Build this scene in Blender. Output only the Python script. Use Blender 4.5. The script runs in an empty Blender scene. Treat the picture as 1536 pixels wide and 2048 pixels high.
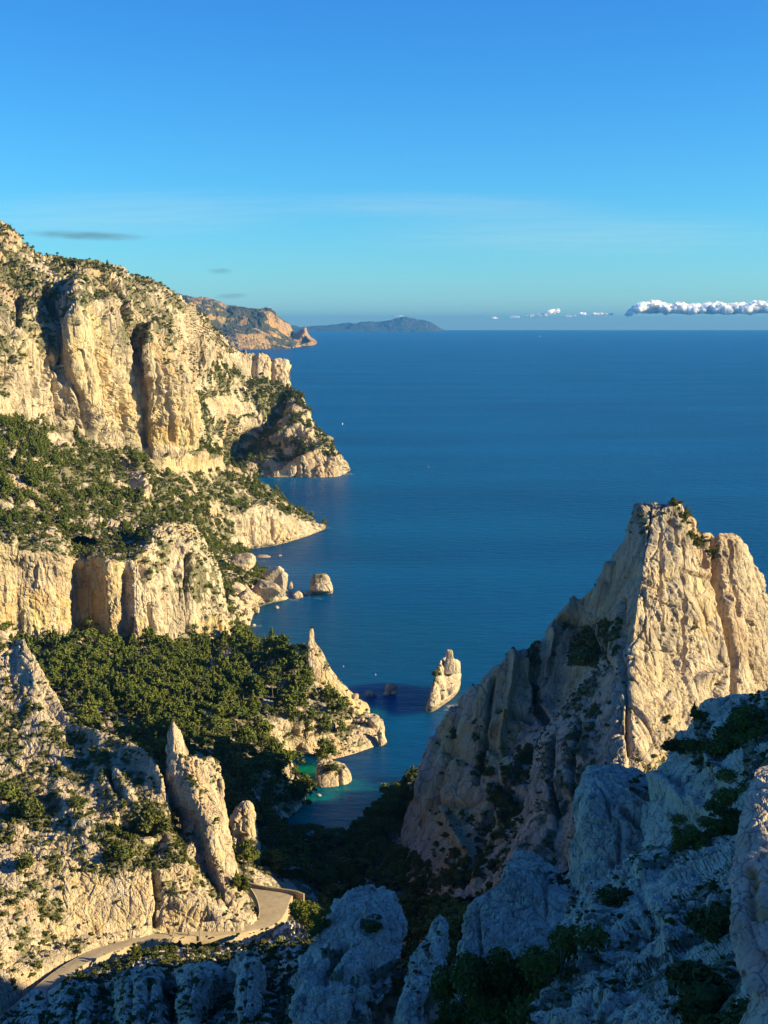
import bpy, math, random, time
import numpy as np
from mathutils import Vector, Matrix
T0 = time.time()
rng = np.random.default_rng(7)
random.seed(7)
scene = bpy.context.scene
COL = scene.collection

# ------------------------------------------------------------------ camera, sky, sun, exposure
F = 2844.0                      # focal length in photo pixels (1536 wide)
CAM_Z = 200.0                   # eye height above the sea, metres
PITCH = math.radians(7.52)
cam_data = bpy.data.cameras.new("camera")
cam = bpy.data.objects.new("camera", cam_data)
COL.objects.link(cam)
cam.location = (0, 0, CAM_Z)
cam.rotation_euler = (math.pi / 2 - PITCH, 0, 0)
cam_data.sensor_width = 36.0
cam_data.lens = 36.0 * F / 2048.0
cam_data.clip_start = 0.5
cam_data.clip_end = 200000.0
scene.camera = cam

SUN_EL = math.radians(18.0)
SUN_AZ = math.radians(97.0)     # clockwise from +Y (straight ahead)
SUN_DIR = Vector((math.sin(SUN_AZ) * math.cos(SUN_EL), math.cos(SUN_AZ) * math.cos(SUN_EL), math.sin(SUN_EL)))
sun_data = bpy.data.lights.new("sun", 'SUN')
sun_data.energy = 5.0
sun_data.angle = math.radians(0.53)
sun_data.color = (1.0, 0.81, 0.44)
sun = bpy.data.objects.new("sun", sun_data)
COL.objects.link(sun)
sun.rotation_euler = (-SUN_DIR).to_track_quat('-Z', 'Y').to_euler()

EXPOSURE = 1.3
_e = 2 ** -EXPOSURE
SKY_CURVE = ((1.38, 2.45 * 0.13 ** 0.38 * _e), (1.34, 2.50 * 0.13 ** 0.34 * _e), (1.0, 1.55 * _e))
world = bpy.data.worlds.new("World")
scene.world = world
world.use_nodes = True
wn, wl = world.node_tree.nodes, world.node_tree.links
wn.clear()
sky = wn.new('ShaderNodeTexSky')
sky.sky_type = 'NISHITA'
sky.sun_disc = False
sky.sun_elevation = SUN_EL
sky.sun_rotation = SUN_AZ
sky.altitude = 200
sky.air_density = 1.0
sky.dust_density = 0.12
sky.ozone_density = 10.0
# the camera's response to the sky, the same in every direction: one power curve per channel
sep = wn.new('ShaderNodeSeparateColor')
com = wn.new('ShaderNodeCombineColor')
wl.new(sky.outputs[0], sep.inputs[0])
for i, (pw, k) in enumerate(SKY_CURVE):
    p_ = wn.new('ShaderNodeMath'); p_.operation = 'POWER'; p_.inputs[1].default_value = pw
    m_ = wn.new('ShaderNodeMath'); m_.operation = 'MULTIPLY'; m_.inputs[1].default_value = k
    c_ = wn.new('ShaderNodeMath'); c_.operation = 'MINIMUM'; c_.inputs[1].default_value = 14.0
    wl.new(sep.outputs[i], p_.inputs[0]); wl.new(p_.outputs[0], m_.inputs[0]); wl.new(m_.outputs[0], c_.inputs[0]); wl.new(c_.outputs[0], com.inputs[i])
bg = wn.new('ShaderNodeBackground')
bg.inputs['Strength'].default_value = 0.13
wo = wn.new('ShaderNodeOutputWorld')
wl.new(com.outputs[0], bg.inputs['Color'])
wl.new(bg.outputs[0], wo.inputs['Surface'])

vs = scene.view_settings
vs.view_transform = 'Standard'
try:
    vs.look = 'None'
except Exception:
    pass
vs.gamma = 1.0
vs.use_curve_mapping = False
vs.exposure = EXPOSURE
scene.cycles.max_bounces = 6
scene.cycles.diffuse_bounces = 3
scene.cycles.glossy_bounces = 2
scene.cycles.transmission_bounces = 2
scene.cycles.volume_bounces = 0
scene.cycles.transparent_max_bounces = 24

# ------------------------------------------------------------------ photo pixel <-> world
CP, SP = math.cos(PITCH), math.sin(PITCH)

def rays(px, py):
    a = (np.asarray(px, float) - 768.0) / F
    b = -(np.asarray(py, float) - 1024.0) / F
    return a, CP + b * SP, -SP + b * CP

def at(px, py, Y):
    dx, dy, dz = rays(px, py)
    t = Y / dy
    return np.array((dx * t, Y, CAM_Z + dz * t))

def atz(px, py, z=0.0):
    dx, dy, dz = rays(px, py)
    t = (z - CAM_Z) / dz
    return np.array((dx * t, dy * t, z))

def pt(c):
    """(px, py, Y) or (px, py, 's') for a point at the waterline."""
    if c[2] == 's':
        return atz(c[0], c[1], -0.6)
    return at(c[0], c[1], float(c[2]))

def proj(P):
    x, y, z = P[..., 0], P[..., 1], P[..., 2] - CAM_Z
    fwd = y * CP - z * SP
    up = y * SP + z * CP
    fwd = np.where(fwd > 0.5, fwd, 0.5)
    return 768.0 + F * x / fwd, 1024.0 - F * up / fwd, fwd

# ------------------------------------------------------------------ numpy noise
_G = rng.normal(size=(256, 3)).astype(np.float32)
_G /= np.linalg.norm(_G, axis=1, keepdims=True)

def _hash(ix, iy, iz, seed=0):
    h = (ix.astype(np.uint32) * np.uint32(374761393) + iy.astype(np.uint32) * np.uint32(668265263)
         + iz.astype(np.uint32) * np.uint32(2147483647 - 1274) + np.uint32((seed * 1013904223) & 0xffffffff))
    h = (h ^ (h >> np.uint32(13))) * np.uint32(1274126177)
    h = (h ^ (h >> np.uint32(16))) * np.uint32(2246822519)
    return h ^ (h >> np.uint32(15))

def perlin(P, seed=0):
    P = P.astype(np.float32)
    i = np.floor(P)
    f = P - i
    i = i.astype(np.int64).astype(np.uint32)
    u = f * f * f * (f * (f * 6 - 15) + 10)
    out = 0
    for cx in (0, 1):
        wx = u[:, 0] if cx else 1 - u[:, 0]
        for cy in (0, 1):
            wy = u[:, 1] if cy else 1 - u[:, 1]
            for cz in (0, 1):
                wz = u[:, 2] if cz else 1 - u[:, 2]
                g = _G[_hash(i[:, 0] + np.uint32(cx), i[:, 1] + np.uint32(cy), i[:, 2] + np.uint32(cz), seed) & np.uint32(255)]
                d = g[:, 0] * (f[:, 0] - cx) + g[:, 1] * (f[:, 1] - cy) + g[:, 2] * (f[:, 2] - cz)
                out = out + wx * wy * wz * d
    return out * 1.5

def fbm(P, octs, seed=0, gain=0.5):
    out, a = 0, 1.0
    for o in range(octs):
        out = out + a * perlin(P * (2.03 ** o), seed + o * 17)
        a *= gain
    return out

def worley(P, seed=0):
    """F1, F2, a random number per cell and the height of the cell's own tilted facet."""
    P = P.astype(np.float32)
    b = np.floor(P - 0.5)
    n = len(P)
    f1 = np.full(n, 9.0, np.float32)
    f2 = np.full(n, 9.0, np.float32)
    cid = np.zeros(n, np.float32)
    tilt = np.zeros(n, np.float32)
    bi = b.astype(np.int64).astype(np.uint32)
    for cx in (0, 1):
        for cy in (0, 1):
            for cz in (0, 1):
                h = _hash(bi[:, 0] + np.uint32(cx), bi[:, 1] + np.uint32(cy), bi[:, 2] + np.uint32(cz), seed)
                jx = ((h & np.uint32(255)) / 255.0).astype(np.float32)
                jy = (((h >> np.uint32(8)) & np.uint32(255)) / 255.0).astype(np.float32)
                jz = (((h >> np.uint32(16)) & np.uint32(255)) / 255.0).astype(np.float32)
                r = ((h >> np.uint32(24)) / 255.0).astype(np.float32)
                dx = b[:, 0] + cx + 0.15 + 0.7 * jx - P[:, 0]
                dy = b[:, 1] + cy + 0.15 + 0.7 * jy - P[:, 1]
                dz = b[:, 2] + cz + 0.15 + 0.7 * jz - P[:, 2]
                d = np.sqrt(dx * dx + dy * dy + dz * dz)
                near = d < f1
                f2 = np.where(near, f1, np.minimum(f2, d))
                cid = np.where(near, r, cid)
                g = _G[(h >> np.uint32(11)) & np.uint32(255)]
                tilt = np.where(near, g[:, 0] * dx + g[:, 1] * dy + g[:, 2] * dz, tilt)
                f1 = np.where(near, d, f1)
    return f1, f2, cid, tilt

def sstep(a, b, x):
    t = np.clip((x - a) / (b - a), 0, 1)
    return t * t * (3 - 2 * t)

def rock_disp(P, S, zs=0.5, seed=0, blocks=1.0, fine=1.0, wmin=0.5, strata=0.0):
    """Blocky, fissured limestone down to relief of wmin metres: displacement in units where 1 = S metres."""
    n3 = np.array((1, 1, zs))
    q = P * n3 / S
    w = np.stack([perlin(q * 0.9, seed + 101), perlin(q * 0.9, seed + 102), perlin(q * 0.9, seed + 103)], 1)
    d = 0.30 * fbm(q * 0.55 + 3.1, 3, seed + 40) - 0.2
    rough = sstep(-0.25, 0.35, perlin(q * 0.8 + 17.0, seed + 33))
    W, amp, i = S, 0.40 * blocks, 0
    if strata:
        lay = P * np.array((0.02, 0.02, 1.0)) / strata + 0.35 * w
        d = d + 0.55 * (strata / S) * (np.abs(perlin(lay, seed + 90)) - 0.3) + 0.25 * (strata / S) * (np.abs(perlin(lay * 2.7, seed + 91)) - 0.3)
    while W > wmin and i < 7:
        z_ = zs + (1 - zs) * min(1.0, i * 0.16)
        qq = P * np.array((1, 1, z_)) / W + w * (0.45 if i == 0 else 0.30 * (S / W) ** 0.6) + 5.3 * i
        f1, f2, c, t = worley(qq, seed + i)
        am = amp if i < 2 else amp * (0.30 + 1.15 * rough)
        d = d + am * ((0.15 + 0.85 * c) * sstep(0.0, 0.22, f2 - f1) + 0.75 * t - 0.3)
        W /= 2.2
        amp *= 0.54 * (fine if i == 1 else 1.0)
        i += 1
    r = 1 - 2.0 * np.abs(perlin(P * n3 / max(W * 3, wmin * 3), seed + 60))
    d = d + fine * 0.05 * (max(W * 3, wmin * 3) / S) * 4 * r
    return d

# ------------------------------------------------------------------ meshes and objects
def new_mesh(name, V, Fc, mats, smooth=True, mat_idx=None):
    me = bpy.data.meshes.new(name)
    V = np.ascontiguousarray(V, np.float32)
    Fc = np.ascontiguousarray(Fc, np.int32)
    k = Fc.shape[1]
    me.vertices.add(len(V))
    me.vertices.foreach_set('co', V.ravel())
    me.loops.add(Fc.size)
    me.loops.foreach_set('vertex_index', Fc.ravel())
    me.polygons.add(len(Fc))
    me.polygons.foreach_set('loop_start', np.arange(0, Fc.size, k, dtype=np.int32))
    me.polygons.foreach_set('loop_total', np.full(len(Fc), k, np.int32))
    if mat_idx is not None:
        me.polygons.foreach_set('material_index', np.asarray(mat_idx, np.int32))
    me.polygons.foreach_set('use_smooth', np.full(len(Fc), smooth, bool))
    for m in (mats if isinstance(mats, (list, tuple)) else [mats]):
        me.materials.append(m)
    me.update(calc_edges=True)
    return me

def obj(name, me, parent=None, kind=None, label=None, cat=None, group=None, loc=None):
    o = bpy.data.objects.new(name, me)
    COL.objects.link(o)
    if parent is not None:
        o.parent = parent
    if loc is not None:
        o.location = loc
    if kind: o['kind'] = kind
    if label: o['label'] = label
    if cat: o['category'] = cat
    if group: o['group'] = group
    return o

def attr(me, name, vals):
    a = me.attributes.new(name, 'FLOAT', 'POINT')
    a.data.foreach_set('value', np.ascontiguousarray(vals, np.float32))

def cubic(G, axis, counts, tens=0.75):
    """Resample control grid G along axis with counts[i] samples on segment i."""
    G = np.moveaxis(G, axis, 0)
    n = G.shape[0]
    T = np.empty_like(G)
    T[1:-1] = (G[2:] - G[:-2]) * 0.5
    T[0] = G[1] - G[0]
    T[-1] = G[-1] - G[-2]
    T *= tens
    out = []
    for i in range(n - 1):
        c = counts[i]
        t = (np.arange(c) / c)
        if i == n - 2:
            t = np.append(t, 1.0)
        t = t.reshape((-1,) + (1,) * (G.ndim - 1))
        h = (2 * t**3 - 3 * t**2 + 1) * G[i] + (t**3 - 2 * t**2 + t) * T[i] + (-2 * t**3 + 3 * t**2) * G[i + 1] + (t**3 - t**2) * T[i + 1]
        out.append(h)
    return np.moveaxis(np.concatenate(out, 0), 0, axis)

def seg_counts(G, axis, res, lo=2, hi=160):
    px, py, _ = proj(G)
    px = np.clip(px, -80, 1616); py = np.clip(py, -60, 2110)
    L = np.hypot(np.diff(px, axis=axis), np.diff(py, axis=axis)).max(axis=1 - axis)
    return [int(min(hi, max(lo, math.ceil(l / res)))) for l in L]

def grid_faces(r, c):
    i = np.arange(r * c).reshape(r, c)
    return np.stack([i[:-1, :-1], i[1:, :-1], i[1:, 1:], i[:-1, 1:]], -1).reshape(-1, 4)

def grid_normals(D):
    du = np.gradient(D, axis=1)
    dv = np.gradient(D, axis=0)
    n = np.cross(dv, du)
    return n / np.maximum(np.linalg.norm(n, axis=-1, keepdims=True), 1e-9)

def in_poly(px, py, poly):
    inside = np.zeros(px.shape, bool)
    j = len(poly) - 1
    for i in range(len(poly)):
        xi, yi = poly[i]; xj, yj = poly[j]
        if yi != yj:
            c = ((yi > py) != (yj > py)) & (px < (xj - xi) * (py - yi) / (yj - yi) + xi)
            inside ^= c
        j = i
    return inside

def poly_dist(px, py, line):
    d = np.full(px.shape, 1e9)
    for (x0, y0), (x1, y1) in zip(line[:-1], line[1:]):
        vx, vy = x1 - x0, y1 - y0
        t = np.clip(((px - x0) * vx + (py - y0) * vy) / max(vx * vx + vy * vy, 1e-6), 0, 1)
        d = np.minimum(d, np.hypot(px - x0 - t * vx, py - y0 - t * vy))
    return d

RES = 1.45
LAND = []      # every rock surface: dict(P, N, px, py, veg, name)

def finish_land(name, D, N0, S, A, zs, seed, carve, veg, ochre, blocks, fine, mat, kind, kw, wrap=False, scatter=True, strata=0.0):
    r, c = D.shape[:2]
    P = D.reshape(-1, 3).copy()
    N = N0.reshape(-1, 3)
    px, py, dep = proj(P)
    inside = (px > -60) & (px < 1600) & (py > -60) & (py < 2110)
    pxm = float(np.median(dep[inside])) / F if inside.any() else 0.2
    d = A * rock_disp(P, S, zs, seed, blocks, fine, 4.5 * pxm, strata)
    d *= 0.2 + 0.8 * sstep(-1.0, 5.0, P[:, 2])        # worn smooth towards the waterline
    for line, width, depth in carve:
        wob = 0.25 * width * perlin(P / S * 1.5, seed + 9)
        d -= depth * np.exp(-((poly_dist(px, py, line) + wob) / width) ** 2)
    if wrap:
        d = d.reshape(r, c); d[:, -1] = d[:, 0]; d = d.ravel()
    P = P + N * d[:, None]
    D2 = P.reshape(r, c, 3)
    N2 = grid_normals(D2).reshape(-1, 3)
    px, py, dep = proj(P)
    base, s0, s1, polys = veg
    nz = 0.6 * N[:, 2] + 0.4 * N2[:, 2]
    v = base * sstep(s0, s1, nz)
    for poly, val in polys:
        jx = px + 14 * perlin(P / S * 1.1, seed + 71); jy = py + 14 * perlin(P / S * 1.1, seed + 72)
        m = in_poly(jx, jy, poly)
        v = np.where(m, val - 1 if val >= 1.3 else (val if base == 0 or val == 0 else val * sstep(s0 - 0.35, s1 - 0.2, nz)), v)
    pat = 0.8 * perlin(P / S * 0.8, seed + 80) + 0.8 * perlin(P / S * 2.3, seed + 81) + 0.7 * perlin(P / (pxm * 22), seed + 82)
    dens = np.clip(v * (0.95 + 1.5 * pat), 0, 1)
    oc = np.zeros(len(P))
    for poly, val in ochre:
        jx = px + 22 * perlin(P / S, seed + 75); jy = py + 22 * perlin(P / S, seed + 76)
        oc = np.where(in_poly(jx, jy, poly), val, oc)
    oc = np.clip(oc * (1.0 + 1.4 * perlin(P * np.array((1, 1, .25)) / S * 1.3, seed + 77)), 0, 1)
    me = new_mesh(name, P, grid_faces(r, c), mat, False)
    attr(me, 'veg', dens)
    attr(me, 'ochre', oc)
    o = obj(name, me, kind=kind, **kw)
    if scatter:
        area = np.linalg.norm(np.cross(np.gradient(D2, axis=0), np.gradient(D2, axis=1)), axis=-1).ravel()
        LAND.append(dict(P=P, N=N2, px=px, py=py, dep=dep, veg=dens, area=area, name=name, o=o))
    else:
        LAND.append(dict(P=P, N=N2, px=px, py=py, dep=dep, veg=dens * 0, area=np.zeros(len(P)), name=name, o=o))
    return o

def patch(name, rows, back=(), S=10, A=1.0, zs=0.5, seed=1, carve=(), veg=(0.0, 0, 1, ()), ochre=(), blocks=1.0, fine=1.0,
          res=1.9, mat=None, kind="structure", scatter=True, foot=None, strata=0.0, **kw):
    """A landform lofted through rows of surveyed points (top to bottom), with its far side built behind the crest."""
    G = np.array([[pt(c) for c in r] for r in rows])
    for dY, dz in back:
        n = G[0] + np.array((0, dY, dz))
        # keep going away from the eye
        n[:, 0] = G[0][:, 0] * (n[:, 1] / np.maximum(G[0][:, 1], 1))
        G = np.concatenate([n[None], G], 0)
    if foot:
        G = np.concatenate([G, (G[-1] + np.array((0, foot[0], foot[1])))[None]], 0)
    res = res * RES
    cc = seg_counts(G, 1, res)
    rc = seg_counts(G, 0, res)
    if foot:
        rc[-1] = min(rc[-1], 10)
    nb = len(back)
    for i in range(nb):
        rc[i] = min(rc[i], 14)
    D = cubic(cubic(G, 1, cc), 0, rc)
    N = grid_normals(D)
    return finish_land(name, D, N, S, A * S, zs, seed, carve, veg, ochre, blocks, fine, mat or M_ROCK, kind, kw, scatter=scatter, strata=strata)

def stack(name, rows, S=5, A=0.5, zs=0.6, seed=1, carve=(), veg=(0.0, 0, 1, ()), ochre=(), res=1.9, mat=None, kind=None, power=2.6,
          blocks=1.0, fine=1.0, shear=0.0, strata=0.0, **kw):
    """A free-standing rock: horizontal rings through (py, x_left, x_right, Y, half_depth), top to bottom, closed on top."""
    rings = []
    na = 22
    th = np.linspace(0, 2 * math.pi, na + 1)
    ct, st = np.cos(th), np.sin(th)
    ex = np.sign(ct) * np.abs(ct) ** (2 / power)
    ey = np.sign(st) * np.abs(st) ** (2 / power)
    first = None
    for k, (py, xl, xr, Y, hd) in enumerate(rows):
        if Y == 's':
            c = atz((xl + xr) / 2, py, -0.8)
        else:
            c = at((xl + xr) / 2, py, Y)
        hw = (xr - xl) / 2 * c[1] / F / CP
        ring = np.stack([c[0] + hw * ex, c[1] + hd * ey + shear * hw * ex, np.full(na + 1, c[2])], 1)
        if first is None:
            first = np.stack([c[0] + 0.02 * hw * ex, c[1] + 0.02 * hd * ey, np.full(na + 1, c[2] + 0.15 * hw)], 1)
        rings.append(ring)
    G = np.array([first] + rings)
    res = res * RES
    pxs = [min(abs(r[2] - r[1]), 320) for r in rows]
    per = max(pxs) * 3.0
    cc = [max(2, int(math.ceil(per / res / na)))] * na
    rc = [max(3, int(pxs[0] / 2 / res))] + [max(2, int(math.ceil(abs(b[0] - a[0]) * 1.15 / res))) for a, b in zip(rows[:-1], rows[1:])]
    D = cubic(cubic(G, 1, cc), 0, rc)
    D = D[:, ::-1]      # outward winding
    N = grid_normals(D)
    N[:, 0] = N[:, -1] = (N[:, 0] + N[:, -1]) / 2
    cen = D.mean(axis=1, keepdims=True)
    if ((D - cen) * N).sum(-1)[3:].mean() < 0:
        D = D[:, ::-1]; N = grid_normals(D)
    N[0] = (0, 0, 1)
    return finish_land(name, D, N, S, A * S, zs, seed, carve, veg, ochre, blocks, fine, mat or M_ROCK, kind, kw, wrap=True, strata=strata)

# ------------------------------------------------------------------ materials
def node_mat(name):
    m = bpy.data.materials.new(name)
    m.use_nodes = True
    nt = m.node_tree
    nt.nodes.clear()
    out = nt.nodes.new('ShaderNodeOutputMaterial')
    b = nt.nodes.new('ShaderNodeBsdfPrincipled')
    nt.links.new(b.outputs[0], out.inputs[0])
    return m, nt, b

def N_(nt, t, **kw):
    n = nt.nodes.new(t)
    for k, v in kw.items():
        if k.startswith('i_'):
            n.inputs[k[2:].replace('_', ' ')].default_value = v
        else:
            setattr(n, k, v)
    return n

def mixc(nt, fac, a, b, blend='MIX'):
    n = nt.nodes.new('ShaderNodeMix')
    n.data_type = 'RGBA'
    n.blend_type = blend
    for sock, v in ((n.inputs[0], fac), (n.inputs[6], a), (n.inputs[7], b)):
        if hasattr(v, 'is_output') or isinstance(v, bpy.types.NodeSocket):
            nt.links.new(v, sock)
        else:
            sock.default_value = v if not isinstance(v, tuple) or len(v) == 4 else (*v, 1)
    return n.outputs[2]

def ramp(nt, src, stops):
    n = nt.nodes.new('ShaderNodeValToRGB')
    e = n.color_ramp.elements
    while len(e) < len(stops):
        e.new(0.5)
    for el, (p, c) in zip(e, stops):
        el.position = p
        el.color = (*c, 1) if isinstance(c, tuple) else (c, c, c, 1)
    nt.links.new(src, n.inputs[0])
    return n.outputs[0]

def pos_scaled(nt, s):
    g = nt.nodes.new('ShaderNodeNewGeometry')
    m = nt.nodes.new('ShaderNodeMapping')
    m.vector_type = 'POINT'
    m.inputs['Scale'].default_value = s
    nt.links.new(g.outputs['Position'], m.inputs[0])
    return m.outputs[0]

def noise(nt, vec, scale, detail=4, rough=0.55):
    n = nt.nodes.new('ShaderNodeTexNoise')
    n.inputs['Scale'].default_value = scale
    n.inputs['Detail'].default_value = detail
    n.inputs['Roughness'].default_value = rough
    nt.links.new(vec, n.inputs['Vector'])
    return n.outputs['Fac']

def rock_material(name, L, light=(0.57, 0.47, 0.34), mid=(0.43, 0.35, 0.245), grey=(0.24, 0.205, 0.16),
                  ochre=(0.48, 0.31, 0.12), soil=(0.20, 0.17, 0.105), bump=0.9, cracks=0.45):
    """L = size in metres of the smallest relief worth a bump at this rock's distance."""
    m, nt, b = node_mat(name)
    p = pos_scaled(nt, (1, 1, 1))
    pv = pos_scaled(nt, (1, 1, 0.22))
    n1 = noise(nt, p, 0.055 / L, 5)
    n2 = noise(nt, pv, 0.16 / L, 5, 0.62)
    n3 = noise(nt, p, 0.7 / L, 4, 0.65)
    c = mixc(nt, ramp(nt, n2, [(0.34, 0.0), (0.60, 1.0)]), mid, light)
    c = mixc(nt, ramp(nt, n1, [(0.48, 0.0), (0.66, 0.75)]), c, grey)
    nw = noise(nt, pos_scaled(nt, (1, 1, .35)), 0.035 / L, 4)
    c = mixc(nt, ramp(nt, nw, [(0.50, 0.0), (0.68, 0.6)]), c, (mid[0] * 1.22, mid[1] * 1.02, mid[2] * .82))
    c = mixc(nt, ramp(nt, n3, [(0.30, 0.85), (0.45, 0.0)]), c, (grey[0] * .55, grey[1] * .55, grey[2] * .52))
    n4 = noise(nt, pos_scaled(nt, (1, 1, 0.12)), 0.5 / L, 5, 0.7)
    c = mixc(nt, ramp(nt, n4, [(0.56, 0.0), (0.70, 0.55)]), c, (grey[0] * .8, grey[1] * .8, grey[2] * .8))
    ao = N_(nt, 'ShaderNodeAttribute', attribute_name='ochre')
    pk = noise(nt, pv, 0.28 / L, 4)
    oc = mixc(nt, ramp(nt, pk, [(0.35, 0.0), (0.65, 1.0)]), ochre, (ochre[0] * 1.05, ochre[1] * 1.45, ochre[2] * 2.2))
    c = mixc(nt, ao.outputs['Fac'], c, oc)
    av = N_(nt, 'ShaderNodeAttribute', attribute_name='veg')
    nv = noise(nt, p, 0.45 / L, 6, 0.72)
    add = N_(nt, 'ShaderNodeMath', operation='ADD')
    nt.links.new(av.outputs['Fac'], add.inputs[0]); nt.links.new(nv, add.inputs[1])
    sf = ramp(nt, add.outputs[0], [(0.95, 0.0), (1.45, 0.9)])
    so = mixc(nt, ramp(nt, n3, [(0.4, 0.0), (0.6, 1.0)]), soil, (soil[0] * .55, soil[1] * .72, soil[2] * .6))
    c = mixc(nt, sf, c, so)
    b.inputs['Roughness'].default_value = 0.95
    b.inputs['Specular IOR Level'].default_value = 0.15
    nb = noise(nt, p, 0.35 / L, 8, 0.68)
    vor = N_(nt, 'ShaderNodeTexVoronoi', feature='DISTANCE_TO_EDGE')
    vor.inputs['Scale'].default_value = 0.22 / L
    wv = nt.nodes.new('ShaderNodeVectorMath'); wv.operation = 'ADD'
    nn = nt.nodes.new('ShaderNodeTexNoise'); nn.inputs['Scale'].default_value = 0.3 / L
    sc = nt.nodes.new('ShaderNodeVectorMath'); sc.operation = 'SCALE'; sc.inputs['Scale'].default_value = 2.5 * L
    nt.links.new(pv, nn.inputs['Vector']); nt.links.new(nn.outputs['Color'], sc.inputs[0])
    nt.links.new(pv, wv.inputs[0]); nt.links.new(sc.outputs[0], wv.inputs[1]); nt.links.new(wv.outputs[0], vor.inputs['Vector'])
    cr = ramp(nt, vor.outputs['Distance'], [(0.0, 0.0), (0.10, 1.0)])
    ck = ramp(nt, vor.outputs['Distance'], [(0.0, cracks), (0.07, 0.0)])
    ckn = noise(nt, p, 0.12 / L, 3)
    ckm = N_(nt, 'ShaderNodeMath', operation='MULTIPLY'); nt.links.new(ck, ckm.inputs[0]); nt.links.new(ramp(nt, ckn, [(0.36, 0.0), (0.5, 1.0)]), ckm.inputs[1])
    c = mixc(nt, ckm.outputs[0], c, (0.05, 0.043, 0.035))  # dark crack lines, strengthened to stand in for shade in the crevices
    nt.links.new(c, b.inputs['Base Color'])
    mm = N_(nt, 'ShaderNodeMath', operation='MULTIPLY_ADD'); mm.inputs[1].default_value = 0.18
    nt.links.new(cr, mm.inputs[0]); nt.links.new(nb, mm.inputs[2])
    bp = nt.nodes.new('ShaderNodeBump')
    bp.inputs['Strength'].default_value = bump
    bp.inputs['Distance'].default_value = 2.2 * L
    nt.links.new(mm.outputs[0], bp.inputs['Height'])
    nt.links.new(bp.outputs[0], b.inputs['Normal'])
    return m

M_ROCK = rock_material('limestone_mid', 1.0)
M_ROCK_FAR = rock_material('limestone_far', 2.4)
M_ROCK_NEAR = rock_material('limestone_near', 0.35)
M_ROCK_CLOSE_LIFT = rock_material('limestone_close_lift', 0.16, cracks=0.65, light=(0.70, 0.60, 0.46), mid=(0.57, 0.48, 0.36), grey=(0.35, 0.30, 0.24))  # paler than the sunlit limestone, to brighten close rocks lying in shade
M_ROCK_SHADE_LIFT = rock_material('limestone_shade_lift', 0.35, cracks=0.65, light=(0.70, 0.60, 0.46), mid=(0.57, 0.48, 0.36), grey=(0.35, 0.30, 0.24))  # same limestone with its colour lifted to make up for dim blue shade

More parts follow.
